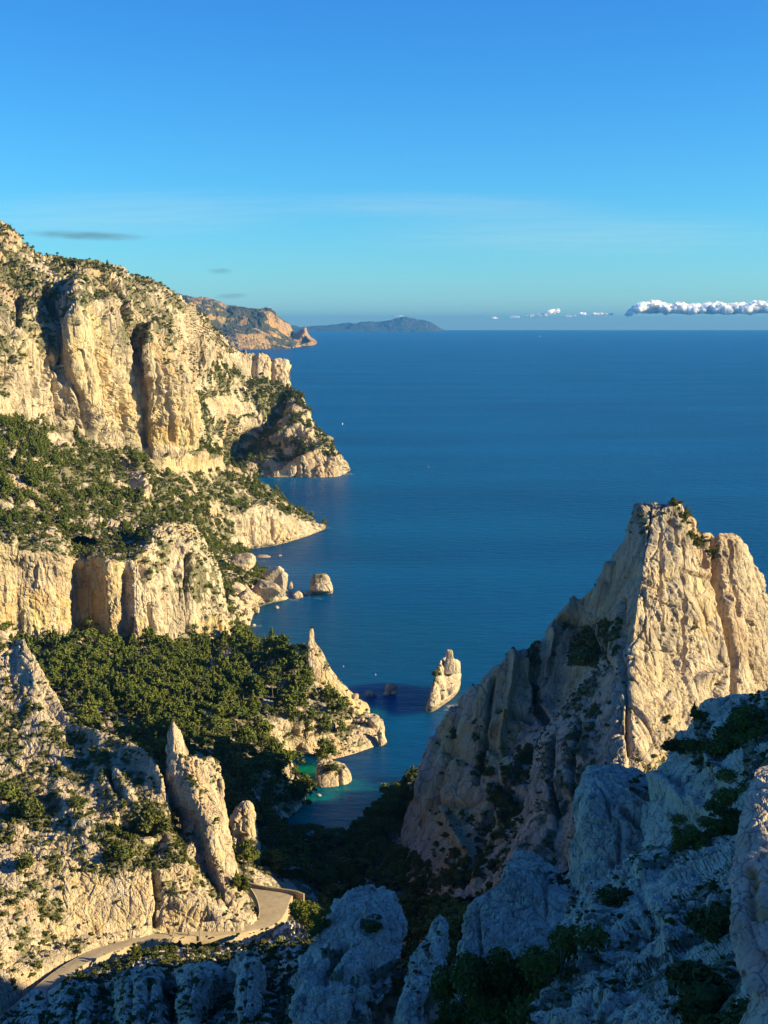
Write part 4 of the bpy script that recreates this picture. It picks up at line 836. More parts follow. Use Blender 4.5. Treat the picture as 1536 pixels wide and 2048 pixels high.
patch('rubble_slope', [
    [(1130, 1830, 150), (1180, 1800, 150), (1215, 1770, 152), (1250, 1738, 152), (1300, 1715, 150), (1350, 1705, 148), (1410, 1700, 142), (1470, 1690, 135), (1560, 1670, 120), (1640, 1660, 110)],
    [(1100, 1890, 130), (1150, 1860, 130), (1200, 1830, 130), (1245, 1800, 130), (1300, 1785, 128), (1355, 1775, 126), (1415, 1765, 122), (1475, 1750, 116), (1560, 1740, 102), (1640, 1730, 94)],
    [(1080, 1960, 112), (1130, 1935, 112), (1185, 1905, 112), (1235, 1885, 112), (1295, 1870, 110), (1355, 1860, 108), (1420, 1850, 104), (1480, 1840, 99), (1560, 1830, 88), (1640, 1820, 80)],
    [(1060, 2030, 98), (1115, 2010, 98), (1170, 1990, 98), (1228, 1970, 98), (1290, 1955, 96), (1355, 1945, 93), (1425, 1935, 89), (1485, 1925, 84), (1560, 1915, 75), (1640, 1905, 68)],
    [(1040, 2120, 84), (1100, 2100, 84), (1160, 2090, 84), (1222, 2085, 84), (1288, 2080, 82), (1355, 2080, 79), (1430, 2075, 75), (1490, 2070, 70), (1560, 2065, 62), (1640, 2060, 57)]],
    back=((10, -6), (25, -60)), S=4.4, A=0.32, zs=0.75, seed=121, mat=M_ROCK_CLOSE_LIFT, res=1.6, fine=1.1,
    carve=(([(1330, 1840), (1360, 1870), (1340, 1900)], 14, -1.2), ([(1200, 1830), (1180, 1880), (1170, 1920)], 22, -1.4), ([(1285, 1735), (1290, 1760)], 12, -1.0), ([(1280, 1790), (1310, 1850), (1260, 1890)], 9, 0.8), ([(1190, 1970), (1220, 2000)], 20, -0.9)),
    veg=(0.45, 0.4, 0.85, (([(1380, 1780), (1480, 1760), (1480, 1880), (1400, 1860)], 0.8), ([(1330, 1930), (1480, 1920), (1500, 2060), (1330, 2060)], 0.9), ([(1280, 1740), (1380, 1730), (1400, 1760), (1260, 1840)], 0.05))))

stack('leaning_slab', [(1545, 1520, 1600, 60, 0.9), (1570, 1506, 1640, 59, 1.2), (1620, 1492, 1660, 57.5, 1.4), (1680, 1474, 1670, 56, 1.5), (1760, 1464, 1680, 54, 1.6), (1830, 1462, 1680, 52, 1.6), (1900, 1468, 1680, 50.5, 1.5), (1950, 1478, 1680, 49.5, 1.4), (1985, 1500, 1680, 49, 1.3), (2020, 1500, 1680, 48.5, 1.4), (2100, 1470, 1680, 48, 1.6)],
      S=1.3, A=0.2, zs=0.45, strata=0.6, seed=127, mat=M_ROCK_CLOSE_LIFT, power=3.2, res=2.0, blocks=0.9, fine=1.3,
      carve=(([(1505, 1735), (1512, 1770)], 7, 0.22), ([(1502, 1780), (1505, 1830)], 9, 0.3), ([(1490, 1830), (1520, 1900)], 4, 0.12), ([(1478, 1820), (1480, 1780)], 3, 0.1)),
      ochre=(([(1492, 1730), (1526, 1735), (1530, 1790), (1525, 1860), (1498, 1870)], 0.8), ([(1462, 1800), (1540, 1870), (1530, 1990), (1470, 1960)], 0.2)),
      label='tall upright pale slab with rusty hollows at the right edge', cat='rock')

stack('domed_boulder', [(1787, 712, 768, 168, 3.0), (1796, 690, 792, 167, 4.2), (1815, 665, 802, 166, 5.2), (1845, 645, 811, 164, 6), (1885, 622, 812, 161, 6.5), (1920, 600, 800, 158, 7), (1960, 584, 790, 155, 7), (2010, 574, 780, 151, 7), (2100, 570, 770, 146, 7)],
      S=3.2, A=0.40, zs=0.7, strata=1.3, seed=131, mat=M_ROCK_CLOSE_LIFT, power=2.4, carve=(([(690, 1890), (660, 1925), (640, 1960)], 8, 1.6), ([(745, 1930), (720, 1960), (790, 1940)], 8, 1.5), ([(640, 1960), (700, 1955)], 8, 0.9), ([(760, 1960), (770, 2048)], 16, 2.0)),
      veg=(0.0, 0.5, 0.95, (([(722, 1832), (758, 1832), (758, 1862), (722, 1862)], 1.0), ([(640, 1900), (680, 1900), (690, 1960), (640, 1960)], 0.95), ([(700, 1950), (800, 1920), (790, 2048), (700, 2048)], 0.7))),
      label='big domed grey boulder with a dark tuft on its face at the bottom', cat='rock')
stack('split_ridge_rock', [(1837, 872, 888, 150, 1.2), (1850, 862, 896, 149, 2), (1875, 848, 900, 148, 2.6), (1900, 832, 898, 147, 3), (1930, 815, 888, 145, 3.4), (1960, 806, 868, 143, 3.6), (2000, 800, 850, 141, 3.6), (2100, 785, 850, 136, 3.6)],
      S=2.2, A=0.40, zs=0.6, strata=1.1, seed=137, mat=M_ROCK_CLOSE_LIFT, veg=(0.3, 0.5, 0.9, (([(845, 1880), (880, 1880), (880, 1910), (850, 1910)], 0.9),)),
      label='narrow grey rock ridge between the domed boulder and the ledge', cat='rock')

# slope between road and viewer, with pale outcrops
patch('lower_slope', [
    [(-80, 2080, 272), (-20, 2050, 280), (30, 2022, 288), (70, 2000, 295), (110, 1975, 301), (150, 1954, 307), (190, 1933, 313), (230, 1918, 318), (270, 1904, 323), (310, 1893, 327), (350, 1888, 330), (400, 1887, 332), (450, 1884, 334), (500, 1876, 336), (540, 1860, 338), (575, 1842, 340), (610, 1838, 338), (640, 1842, 335)],
    [(-80, 2090, 262), (-20, 2065, 268), (30, 2040, 275), (70, 2020, 281), (110, 1998, 287), (150, 1978, 292), (190, 1960, 297), (230, 1944, 302), (270, 1932, 305), (310, 1922, 308), (350, 1917, 310), (400, 1915, 311), (450, 1912, 311), (500, 1905, 312), (540, 1896, 312), (575, 1886, 312), (615, 1886, 308), (655, 1890, 302)],
    [(-80, 2110, 252), (-20, 2090, 257), (30, 2070, 262), (70, 2052, 266), (110, 2035, 270), (150, 2020, 273), (190, 2005, 276), (230, 1992, 278), (270, 1982, 280), (310, 1975, 281), (350, 1970, 281), (400, 1965, 281), (450, 1962, 280), (500, 1958, 278), (540, 1955, 275), (580, 1950, 272), (620, 1950, 267), (660, 1955, 262)],
    [(-80, 2150, 240), (-20, 2140, 243), (30, 2130, 245), (70, 2120, 247), (110, 2110, 248), (150, 2100, 249), (190, 2092, 250), (230, 2085, 250), (270, 2080, 250), (310, 2075, 250), (350, 2072, 249), (400, 2070, 248), (450, 2068, 246), (500, 2066, 243), (540, 2065, 240), (580, 2064, 236), (620, 2064, 232), (660, 2066, 228)]],
    S=4.5, A=0.36, zs=0.7, seed=141, mat=M_ROCK_SHADE_LIFT, res=1.6,
    carve=(([(240, 1990), (270, 2048)], 10, 1.5), ([(400, 1985), (440, 2010), (400, 2048)], 18, 1.5), ([(340, 1980), (345, 2048)], 10, 1.5), ([(545, 1930), (560, 2048)], 16, 1.5)),
    veg=(0.75, 0.1, 0.5, (([(180, 1940), (290, 1895), (380, 1890), (370, 1925), (330, 1950), (250, 1965), (190, 1980)], 1.0), ([(390, 1990), (440, 1980), (450, 2048), (390, 2048)], 0.95), ([(530, 1890), (620, 1890), (600, 2048), (520, 2048)], 0.95), ([(130, 2000), (190, 1990), (210, 2030), (140, 2030)], 0.9))))
patch('ribbed_outcrop', [
    [(40, 2010, 284), (70, 1990, 288), (105, 1984, 287), (135, 1968, 285), (170, 1966, 284), (205, 1972, 283), (240, 1950, 281), (275, 1940, 280), (310, 1938, 279), (335, 1958, 279), (352, 1942, 276), (385, 1930, 274), (420, 1930, 273), (450, 1940, 273), (468, 1918, 271), (492, 1906, 270), (512, 1912, 270), (524, 1930, 272), (530, 1960, 276)],
    [(30, 2030, 278), (62, 2006, 281), (98, 2000, 280), (132, 1990, 279), (168, 1986, 277), (205, 1996, 278), (240, 1972, 275), (276, 1962, 273), (314, 1962, 273), (338, 1985, 276), (352, 1966, 270), (386, 1954, 268), (422, 1952, 267), (454, 1962, 269), (466, 1938, 266), (492, 1926, 264), (516, 1934, 265), (527, 1956, 268), (532, 1990, 274)],
    [(10, 2060, 268), (50, 2040, 270), (90, 2036, 269), (128, 2028, 268), (166, 2024, 266), (205, 2034, 270), (240, 2014, 265), (278, 2004, 263), (318, 2004, 264), (342, 2024, 271), (354, 2004, 261), (388, 1996, 259), (424, 2010, 266), (456, 2014, 270), (468, 1984, 258), (494, 1980, 256), (518, 1986, 258), (530, 2002, 262), (536, 2030, 270)],
    [(0, 2120, 252), (40, 2110, 254), (84, 2104, 253), (126, 2100, 252), (166, 2096, 250), (206, 2100, 255), (242, 2090, 250), (280, 2086, 248), (320, 2086, 250), (344, 2094, 260), (356, 2086, 248), (390, 2084, 247), (426, 2090, 258), (458, 2090, 262), (470, 2080, 246), (496, 2080, 244), (520, 2082, 246), (534, 2086, 250), (540, 2096, 260)]],
    back=((6, -3), (14, -25)), S=3.6, A=0.42, zs=0.4, seed=171, mat=M_ROCK_SHADE_LIFT, res=1.5,
    carve=(([(338, 1960), (345, 2048)], 7, 3.0), ([(207, 1980), (215, 2048)], 8, 2.5), ([(300, 1965), (290, 2048)], 4, 1.3), ([(262, 1960), (258, 2048)], 4, 1.0), ([(385, 1950), (375, 2000)], 4, 1.2), ([(410, 1945), (408, 1990)], 3, 0.9), ([(432, 1950), (440, 2000)], 4, 1.2), ([(458, 1950), (460, 2048)], 6, 2.2), ([(150, 1990), (140, 2048)], 6, 1.6), ([(95, 2000), (80, 2048)], 5, 1.2), ([(496, 1930), (490, 2010)], 3, 0.6)),
    veg=(0.35, 0.4, 0.8, (([(330, 1960), (352, 1960), (352, 2048), (330, 2048)], 0.9), ([(400, 2000), (462, 2000), (462, 2048), (400, 2048)], 0.95), ([(195, 1970), (225, 1970), (230, 2048), (190, 2048)], 0.8), ([(120, 1995), (165, 1990), (160, 2048), (110, 2048)], 0.6))))

# ------------------------------------------------------------------ the viewer's own hillside, rising to the right of the view
def hillside():
    xs = np.concatenate([np.linspace(-60, 20, 24), np.linspace(22, 360, 130)])
    ys = np.linspace(-140, 470, 210)
    X, Y = np.meshgrid(xs, ys)
    zg = 197.5 - 0.585 * np.clip(Y, 0, 310) - 0.1 * np.clip(Y - 310, 0, 400) - 0.002 * X ** 2 * (X < 0) + 0.0 * X
    zg = np.where(Y < 0, 197.5 + 0.55 * Y, zg)
    e = X - 0.305 * np.clip(Y, 0, 500) - 2.5
    top = np.interp(Y, HILL_Y, HILL_Z)
    wobble = 3 * perlin(np.stack([X / 38, Y / 38, X * 0], -1).reshape(-1, 3), 205).reshape(X.shape)
    t = sstep(0, 1, e / 92)
    z = zg + np.clip(top + wobble - zg, 0, None) * t
    z = z - 0.25 * np.clip(X - 260, 0, 200)
    P = np.stack([X, Y, z], -1)
    N = grid_normals(P)
    N = np.where(N[..., 2:3] < 0, -N, N)
    d = 2.2 * rock_disp(P.reshape(-1, 3), 9, 0.6, 203) * sstep(0.0, 6, np.hypot(X, Y) - 4).ravel()
    Pd = P + N * d.reshape(X.shape)[..., None] * (e > -2)[..., None]
    N2 = grid_normals(Pd)
    V = Pd.reshape(-1, 3)
    me = new_mesh('viewpoint_hillside', V, grid_faces(*X.shape)[:, ::-1], M_ROCK_SHADE_LIFT)
    pat = perlin(V / 7.0, 207) + 0.5 * perlin(V / 2.5, 208)
    attr(me, 'veg', np.clip(0.15 + 0.9 * pat, 0, 1))
    attr(me, 'ochre', np.zeros(len(V)))
    o = obj('viewpoint_hillside', me, kind='structure')
    return o
HILL_Y = [-140, -40, 0, 30, 60, 100, 150, 215, 245, 270, 290, 310, 340, 370, 410, 440, 470]
HILL_Z = [120, 156, 192, 211, 206, 198, 196, 186, 164, 138, 117, 109, 108, 109, 106, 90, 66]
hillside()

# ------------------------------------------------------------------ road
def road():
    L = [(-60, 2082), (0, 2036), (55, 1990), (105, 1950), (150, 1921), (205, 1896), (265, 1880), (320, 1869), (365, 1864), (410, 1863), (455, 1860), (492, 1853), (512, 1843), (519, 1828), (516, 1808), (508, 1790), (497, 1774)]
    R = [(-20, 2088), (30, 2050), (85, 2003), (131, 1960), (181, 1927), (240, 1902), (296, 1886), (343, 1878), (385, 1876), (425, 1876), (470, 1872), (507, 1864), (540, 1857), (560, 1844), (572, 1828), (580, 1808), (590, 1786)]
    zs = np.interp(np.arange(17), [0, 8, 12, 16], [55.0, 48.6, 46.2, 44.8])
    rows = []
    for a, b, z in zip(L, R, zs):
        rows.append([atz(a[0] + (b[0] - a[0]) * t, a[1] + (b[1] - a[1]) * t, z + 0.12 * math.sin(t * math.pi)) for t in np.linspace(0, 1, 7)])
    G = cubic(np.array(rows), 0, [10] * 16)
    G = cubic(G, 1, [4] * 6)
    P = G.reshape(-1, 3)
    P[:, 2] += 0.05 * perlin(P / 1.5, 301) + 0.45
    m, nt, b = node_mat('pale_road_surface')
    p = pos_scaled(nt, (1, 1, 1))
    n1 = noise(nt, p, 0.35, 5, 0.6)
    n2 = noise(nt, p, 4.0, 4, 0.7)
    c = mixc(nt, ramp(nt, n1, [(0.35, 0.0), (0.68, 1.0)]), (0.34, 0.265, 0.165), (0.44, 0.35, 0.225))
    c = mixc(nt, ramp(nt, n2, [(0.38, 0.6), (0.6, 0.0)]), c, (0.21, 0.17, 0.11))
    nt.links.new(c, b.inputs['Base Color'])
    b.inputs['Roughness'].default_value = 0.95
    bp = nt.nodes.new('ShaderNodeBump'); bp.inputs['Strength'].default_value = 0.4; bp.inputs['Distance'].default_value = 0.08
    nt.links.new(n2, bp.inputs['Height']); nt.links.new(bp.outputs[0], b.inputs['Normal'])
    r, cc = G.shape[:2]
    # give the bed a thickness so that its edge is a real step
    D = P.reshape(r, cc, 3)
    lo = D.copy(); lo[..., 2] -= 2.6
    V = np.concatenate([D.reshape(-1, 3), lo.reshape(-1, 3)])
    fa = grid_faces(r, cc)
    n0 = r * cc
    idx = np.arange(n0).reshape(r, cc)
    side = []
    for e in (idx[:, 0], idx[:, -1], idx[0], idx[-1]):
        side.append(np.stack([e[:-1], e[1:], e[1:] + n0, e[:-1] + n0], -1))
    me = new_mesh('road', V, np.concatenate([fa, *side]), m)
    obj('road', me, kind='structure')
    return D
ROAD = road()

# ------------------------------------------------------------------ plants: materials and meshes
def leaf_material(name, c0, c1, c2):
    m, nt, b = node_mat(name)
    oi = nt.nodes.new('ShaderNodeObjectInfo')
    c = ramp(nt, oi.outputs['Random'], [(0.0, c0), (0.5, c1), (1.0, c2)])
    p = nt.nodes.new('ShaderNodeTexCoord')
    n = noise(nt, p.outputs['Object'], 9.0, 3, 0.6)
    c = mixc(nt, ramp(nt, n, [(0.35, 0.0), (0.65, 0.55)]), c, (c0[0] * .55, c0[1] * .6, c0[2] * .6))
    nt.links.new(c, b.inputs['Base Color'])
    b.inputs['Roughness'].default_value = 0.75
    b.inputs['Specular IOR Level'].default_value = 0.15
    return m

M_PINE = leaf_material('pine_needles', (0.075, 0.100, 0.017), (0.122, 0.150, 0.026), (0.165, 0.180, 0.036))
M_SCRUB = leaf_material('scrub_leaves', (0.066, 0.086, 0.020), (0.106, 0.122, 0.029), (0.150, 0.142, 0.042))
M_BARK, _nt, _b = node_mat('pine_bark')
_p = _nt.nodes.new('ShaderNodeTexCoord')
_nt.links.new(mixc(_nt, noise(_nt, _p.outputs['Object'], 30.0, 4), (0.08, 0.06, 0.045), (0.20, 0.16, 0.125)), _b.inputs['Base Color'])
_b.inputs['Roughness'].default_value = 0.95
M_TWIG, _nt, _b = node_mat('dry_twig')
_p = _nt.nodes.new('ShaderNodeTexCoord')
_nt.links.new(mixc(_nt, noise(_nt, _p.outputs['Object'], 8.0, 4), (0.16, 0.13, 0.11), (0.28, 0.24, 0.2)), _b.inputs['Base Color'])
_b.inputs['Roughness'].default_value = 0.95

class MB:
    def __init__(self):
        self.v, self.f, self.n, self.mi = [], [], 0, []
    def add(self, V, Fc, mi=0):
        self.v.append(np.asarray(V, float)); self.f.append(np.asarray(Fc, int) + self.n); self.n += len(V); self.mi.append(np.full(len(Fc), mi))
    def mesh(self, name, mats, smooth=False):
        return new_mesh(name, np.concatenate(self.v), np.concatenate(self.f), mats, smooth, np.concatenate(self.mi))
    def tube(self, pts, radii, k=6, mi=0):
        pts = np.asarray(pts, float); n = len(pts)
        T = np.gradient(pts, axis=0); T /= np.maximum(np.linalg.norm(T, axis=1, keepdims=True), 1e-9)
        V = []
        for p, t, r in zip(pts, T, radii):
            a = np.cross(t, (0.31, 0.95, 0.07)); a /= np.linalg.norm(a); b_ = np.cross(t, a)
            th = np.arange(k) * 2 * math.pi / k
            V.append(p + r * (np.cos(th)[:, None] * a + np.sin(th)[:, None] * b_))
        i = np.arange(n * k).reshape(n, k)
        j = np.roll(i, -1, axis=1)
        self.add(np.concatenate(V), np.stack([i[:-1], j[:-1], j[1:], i[1:]], -1).reshape(-1, 4), mi)
    def cards(self, P, N, size, rg, aspect=1.0, mi=0):
        n = len(P)
        a = np.cross(N, rg.normal(size=(n, 3))); a /= np.maximum(np.linalg.norm(a, axis=1, keepdims=True), 1e-9)
        b_ = np.cross(N, a)
        s = (size * rg.uniform(0.6, 1.3, n))[:, None]
        bend = N * s * 0.25
        V = np.stack([P - a * s * .5 - b_ * s * .25 * aspect - bend, P + a * s * .12 - b_ * s * .55 * aspect, P + a * s * .5 + b_ * s * .2 * aspect - bend, P - a * s * .1 + b_ * s * .55 * aspect], 1)
        self.add(V.reshape(-1, 3), np.arange(4 * n).reshape(n, 4), mi)
    def blob(self, c, r, mi=0, k=8, m=5):
        th = np.linspace(0, 2 * math.pi, k, endpoint=False); ph = np.linspace(0.12, math.pi - 0.12, m)
        V = np.array([[c[0] + r[0] * math.sin(p) * math.cos(t), c[1] + r[1] * math.sin(p) * math.sin(t), c[2] + r[2] * math.cos(p)] for p in ph for t in th])
        i = np.arange(k * m).reshape(m, k); j = np.roll(i, -1, axis=1)
        self.add(V, np.stack([i[:-1], i[1:], j[1:], j[:-1]], -1).reshape(-1, 4), mi)

def unit(n, rg):
    v = rg.normal(size=(n, 3))
    return v / np.linalg.norm(v, axis=1, keepdims=True)

def lobes_of(style, rg):
    L = []
    if style == 'narrow':
        for k in range(9):
            t = k / 8
            r = 0.20 * (1 - t) ** 0.8 + 0.055
            for q in range(3 if k < 6 else 1):
                a = rg.uniform(0, 6.28); o = r * (0.75 if k < 6 else 0.1)
                L.append((np.array((o * math.cos(a), o * math.sin(a), 0.22 + 0.72 * t + rg.uniform(-.03, .03))), np.array((r * .62, r * .62, 0.085))))
    elif style == 'round':
        for k in range(13):
            d = unit(1, rg)[0]; d[2] = abs(d[2]) * 1.0 - 0.25
            L.append((np.array((0, 0, 0.58)) + d * np.array((0.30, 0.30, 0.30)) * rg.uniform(0.55, 1), np.array((1, 1, .72)) * rg.uniform(0.12, 0.19)))
        L.append((np.array((0, 0, 0.62)), np.array((.2, .2, .22))))
    elif style == 'shaggy':
        for k in range(24):
            d = unit(1, rg)[0] * rg.uniform(0.25, 1.0)
            L.append((np.array((0.44 * d[0], 0.44 * d[1], 0.50 + 0.40 * d[2])), np.array((1, 1, rg.uniform(.6, 1.2))) * rg.uniform(0.07, 0.16)))
    else:
        for k in range(11):
            a = rg.uniform(0, 6.28); o = rg.uniform(0.08, 0.42)
            L.append((np.array((o * math.cos(a), o * math.sin(a), 0.86 - 0.55 * o * o - rg.uniform(0, .14))), np.array((1, 1, .5)) * rg.uniform(0.12, 0.19)))
    return L

def pine_parts(style, seed, ncards, card, detail=False):
    rg = np.random.default_rng(seed)
    L = lobes_of(style, rg)
    cr = MB(); tr = MB()
    lean = rg.uniform(-.06, .06, 2)
    top = {'narrow': 0.9, 'round': 0.7, 'umbrella': 0.8, 'shaggy': 0.75}[style]
    zz = np.linspace(-0.06, top, 8)
    pts = np.stack([lean[0] * np.sin(zz * 4), lean[1] * np.sin(zz * 3 + 1) - lean[1] * math.sin(1), zz], 1)
    tr.tube(pts, np.linspace(0.024, 0.006, 8), 6, 0)
    for c, r in L:
        z0 = max(0.12, c[2] - 0.16 - 0.25 * np.hypot(c[0], c[1]))
        z0 = min(z0, top)
        p0 = np.array([np.interp(z0, zz, pts[:, 0]), np.interp(z0, zz, pts[:, 1]), z0])
        mid = (p0 + c) / 2 + np.array((0, 0, -0.02))
        tr.tube([p0, mid, c], [0.010, 0.007, 0.003], 4, 0)
    w = np.array([np.prod(r) ** (2 / 3) for c, r in L]); w /= w.sum()
    for (c, r), q in zip(L, w):
        n = max(6, int(ncards * q))
        d = unit(n, rg)
        rad = rg.uniform(0.62, 1.08, n)[:, None]
        P = c + d * r * rad
        Nn = d / r; Nn /= np.linalg.norm(Nn, axis=1, keepdims=True)
        Nn = Nn * 0.75 + unit(n, rg) * 0.75; Nn /= np.linalg.norm(Nn, axis=1, keepdims=True)
        cr.cards(P, Nn, card, rg)
        cr.blob(c, r * 0.6, k=7, m=4)
    return cr, tr

STYLES = ['round', 'narrow', 'umbrella', 'shaggy', 'narrow', 'shaggy']
PINES = []
for i, st in enumerate(STYLES):
    cr, tr = pine_parts(st, 400 + i, 620, 0.062)
    me_c = cr.mesh('pine_crown', M_PINE); me_t = tr.mesh('pine_trunk', M_BARK, True)
    lo, lt = pine_parts(st, 400 + i, 260, 0.088)
    lo.v += lt.v; off = lo.n; lo.f += [f + off for f in lt.f]; lo.mi += [m + 1 for m in lt.mi]
    PINES.append((me_c, me_t, lo.mesh('pine', [M_PINE, M_BARK]), st))

def bush_mesh(seed, n, card, mat, flat=0.62, core=True):
    rg = np.random.default_rng(seed)
    b = MB()
    cs = [np.array((0, 0, .25))] + [np.array((*rg.uniform(-.38, .38, 2), rg.uniform(.05, .35))) for _ in range(5)]
    for k, c in enumerate(cs):
        r = np.array((1, 1, flat * 1.2)) * (0.42 if k == 0 else rg.uniform(.2, .34))
        m = max(8, int(n / len(cs)))
        d = unit(m, rg); d[:, 2] = np.where(d[:, 2] < -.3, -d[:, 2], d[:, 2])
        P = c + d * r * rg.uniform(.7, 1.12, m)[:, None]
        Nn = d * 0.7 + unit(m, rg) * 0.7; Nn /= np.linalg.norm(Nn, axis=1, keepdims=True)
        b.cards(P, Nn, card, rg)
        if core:
            b.blob(c, r * .72, k=7, m=4)
    return b.mesh('bush', mat)
BUSHES = [bush_mesh(500 + i, 90, 0.24, M_SCRUB, (0.5, 0.7, 0.6, 0.8)[i]) for i in range(4)]
BUSHES_FINE = [bush_mesh(520 + i, 800, 0.085, M_SCRUB, (0.55, 0.75, 0.65)[i]) for i in range(3)]

# ------------------------------------------------------------------ where plants grow
ZW, ZH = 768, 1024
ZB = np.full((ZH, ZW), 1e9)
for Ld in LAND:
    ix = np.round(Ld['px'] / 2).astype(int); iy = np.round(Ld['py'] / 2).astype(int)
    for ox in (0, 1):
        for oy in (0, 1):
            m = (ix + ox >= 0) & (ix + ox < ZW) & (iy + oy >= 0) & (iy + oy < ZH)
            np.minimum.at(ZB, (iy[m] + oy, ix[m] + ox), Ld['dep'][m])

def visible(P, slack):
    px, py, dep = proj(P)
    ix = np.round(px / 2).astype(int); iy = np.round(py / 2).astype(int)
    ok = (ix >= 0) & (ix < ZW) & (iy >= 0) & (iy < ZH)
    z = ZB[np.clip(iy, 0, ZH - 1), np.clip(ix, 0, ZW - 1)]
    return ok & (dep <= z + slack)

LAND_BY = {Ld['name']: Ld for Ld in LAND}
def sample(name, n, rg, power=1.0, poly=None, thr=0.12, flat=None):
    Ld = LAND_BY[name]
    w = Ld['area'] * np.where(Ld['veg'] > thr, Ld['veg'] ** power, 0)
    if name in ('ravine', 'lower_slope'):
        w = w * ~in_poly(Ld['px'], Ld['py'], [(455, 1745), (640, 1770), (655, 1850), (600, 1880), (440, 1890)])
    w = w * ((Ld['px'] > -170) & (Ld['px'] < 1700) & (Ld['py'] < 2200))
    if flat is not None:
        w = w * sstep(flat[0], flat[1], Ld['N'][:, 2])
    if poly is not None:
        w = w * in_poly(Ld['px'], Ld['py'], poly)
    if w.sum() <= 0:
        return np.zeros((0, 3))
    i = rg.choice(len(w), size=n, p=w / w.sum())
    s = np.sqrt(Ld['area'][i])[:, None] * 0.4
    return Ld['P'][i] + rg.normal(size=(n, 3)) * s * np.array((1, 1, .2))

def scatter(name, protos, P, S, rg, label, idx=None, squash=None):
    """Ground cover nobody could count: one object that sets the prototype meshes on the points P."""
    n = len(P)
    me = bpy.data.meshes.new(name)
    me.vertices.add(n); me.vertices.foreach_set('co', np.ascontiguousarray(P, np.float32).ravel())
    attr(me, 'sc', S)
    attr(me, 'sz', S * (rg.uniform(0.75, 1.2, n) if squash is None else squash))
    attr(me, 'rz', rg.uniform(0, 6.283, n))
    a = me.attributes.new('pick', 'INT', 'POINT'); a.data.foreach_set('value', (rg.integers(0, len(protos), n) if idx is None else idx).astype(np.int32))
    o = obj(name, me, kind='stuff', label=label, cat='plants')
    ng = bpy.data.node_groups.new(name + '_growth', 'GeometryNodeTree')
    ng.interface.new_socket('Geometry', in_out='INPUT', socket_type='NodeSocketGeometry')
    ng.interface.new_socket('Geometry', in_out='OUTPUT', socket_type='NodeSocketGeometry')
    gi = ng.nodes.new('NodeGroupInput'); go = ng.nodes.new('NodeGroupOutput')
    iop = ng.nodes.new('GeometryNodeInstanceOnPoints')
    join = ng.nodes.new('GeometryNodeJoinGeometry')
    for pm in reversed(protos):
        key = 'proto_' + pm.name
        po = bpy.data.objects.get(key) or bpy.data.objects.new(key, pm)
        oi = ng.nodes.new('GeometryNodeObjectInfo'); oi.inputs['Object'].default_value = po
        oi.inputs['As Instance'].default_value = True
        ng.links.new(oi.outputs['Geometry'], join.inputs[0])
    def named(nm, ty):
        q = ng.nodes.new('GeometryNodeInputNamedAttribute'); q.data_type = ty; q.inputs['Name'].default_value = nm
        return q.outputs[0]
    cs = ng.nodes.new('ShaderNodeCombineXYZ')
    fs, fz = named('sc', 'FLOAT'), named('sz', 'FLOAT')
    ng.links.new(fs, cs.inputs[0]); ng.links.new(fs, cs.inputs[1]); ng.links.new(fz, cs.inputs[2])
    cr = ng.nodes.new('ShaderNodeCombineXYZ'); ng.links.new(named('rz', 'FLOAT'), cr.inputs[2])
    ng.links.new(gi.outputs[0], iop.inputs['Points'])
    ng.links.new(join.outputs[0], iop.inputs['Instance'])
    iop.inputs['Pick Instance'].default_value = True
    ng.links.new(named('pick', 'INT'), iop.inputs['Instance Index'])
    ng.links.new(cr.outputs[0], iop.inputs['Rotation'])
    ng.links.new(cs.outputs[0], iop.inputs['Scale'])
    ng.links.new(iop.outputs[0], go.inputs[0])
    md = o.modifiers.new('growth', 'NODES'); md.node_group = ng
    return o

rg = np.random.default_rng(99)
# scrub on every slope: (surface, count, diameter range in metres, description)
for nm, n, lo, hi, lab in [
        ('near_slope', 8500, 0.45, 1.9, 'low dark scrub dotted over the white slope above the road'),
        ('pinnacle_fin', 420, 0.4, 1.4, 'small shrubs clinging to the pointed fin'),
        ('wooded_slope', 11000, 1.0, 3.6, 'scrub between the trees of the wooded slope under the great cliff'),
        ('shore_slope', 2200, 1.0, 3.0, 'scrub on the slope down to the shore boulders'),
        ('recessed_cliff', 3000, 0.8, 3.0, 'scrub on the top and ledges of the cliff with the brown hollow'),
        ('pine_plateau', 5200, 1.2, 3.2, 'undergrowth between the pines of the sunlit wood'),
        ('great_cliff', 8000, 1.2, 4.2, 'dark scrub on the ledges of the great cliff'),
        ('distant_headland', 7500, 1.8, 5.0, 'scrub on the slopes of the distant headland'),
        ('ravine', 3200, 1.0, 3.0, 'dark scrub on the floor of the shaded ravine'),
        ('right_cliff', 5200, 0.6, 2.6, 'dark scrub on the ledges of the right-hand cliff'),
        ('grey_buttress', 1600, 0.45, 1.8, 'dark scrub in the grooves of the grey buttress'),
        ('ribbed_outcrop', 700, 0.5, 1.6, 'dark scrub in the grooves of the ribbed outcrop below the road'),
        ('lower_slope', 2600, 0.6, 2.0, 'dense dark scrub below the road')]:
    P = sample(nm, n, rg, 1.7, flat=(0.0, 0.5) if nm in ('great_cliff', 'right_cliff', 'recessed_cliff', 'grey_buttress') else None)
    S = lo * (hi / lo) ** (rg.beta(1.2, 2.0, len(P)))
    scatter(nm + '_scrub', BUSHES, P - np.array((0, 0, .08)), S, rg, lab)
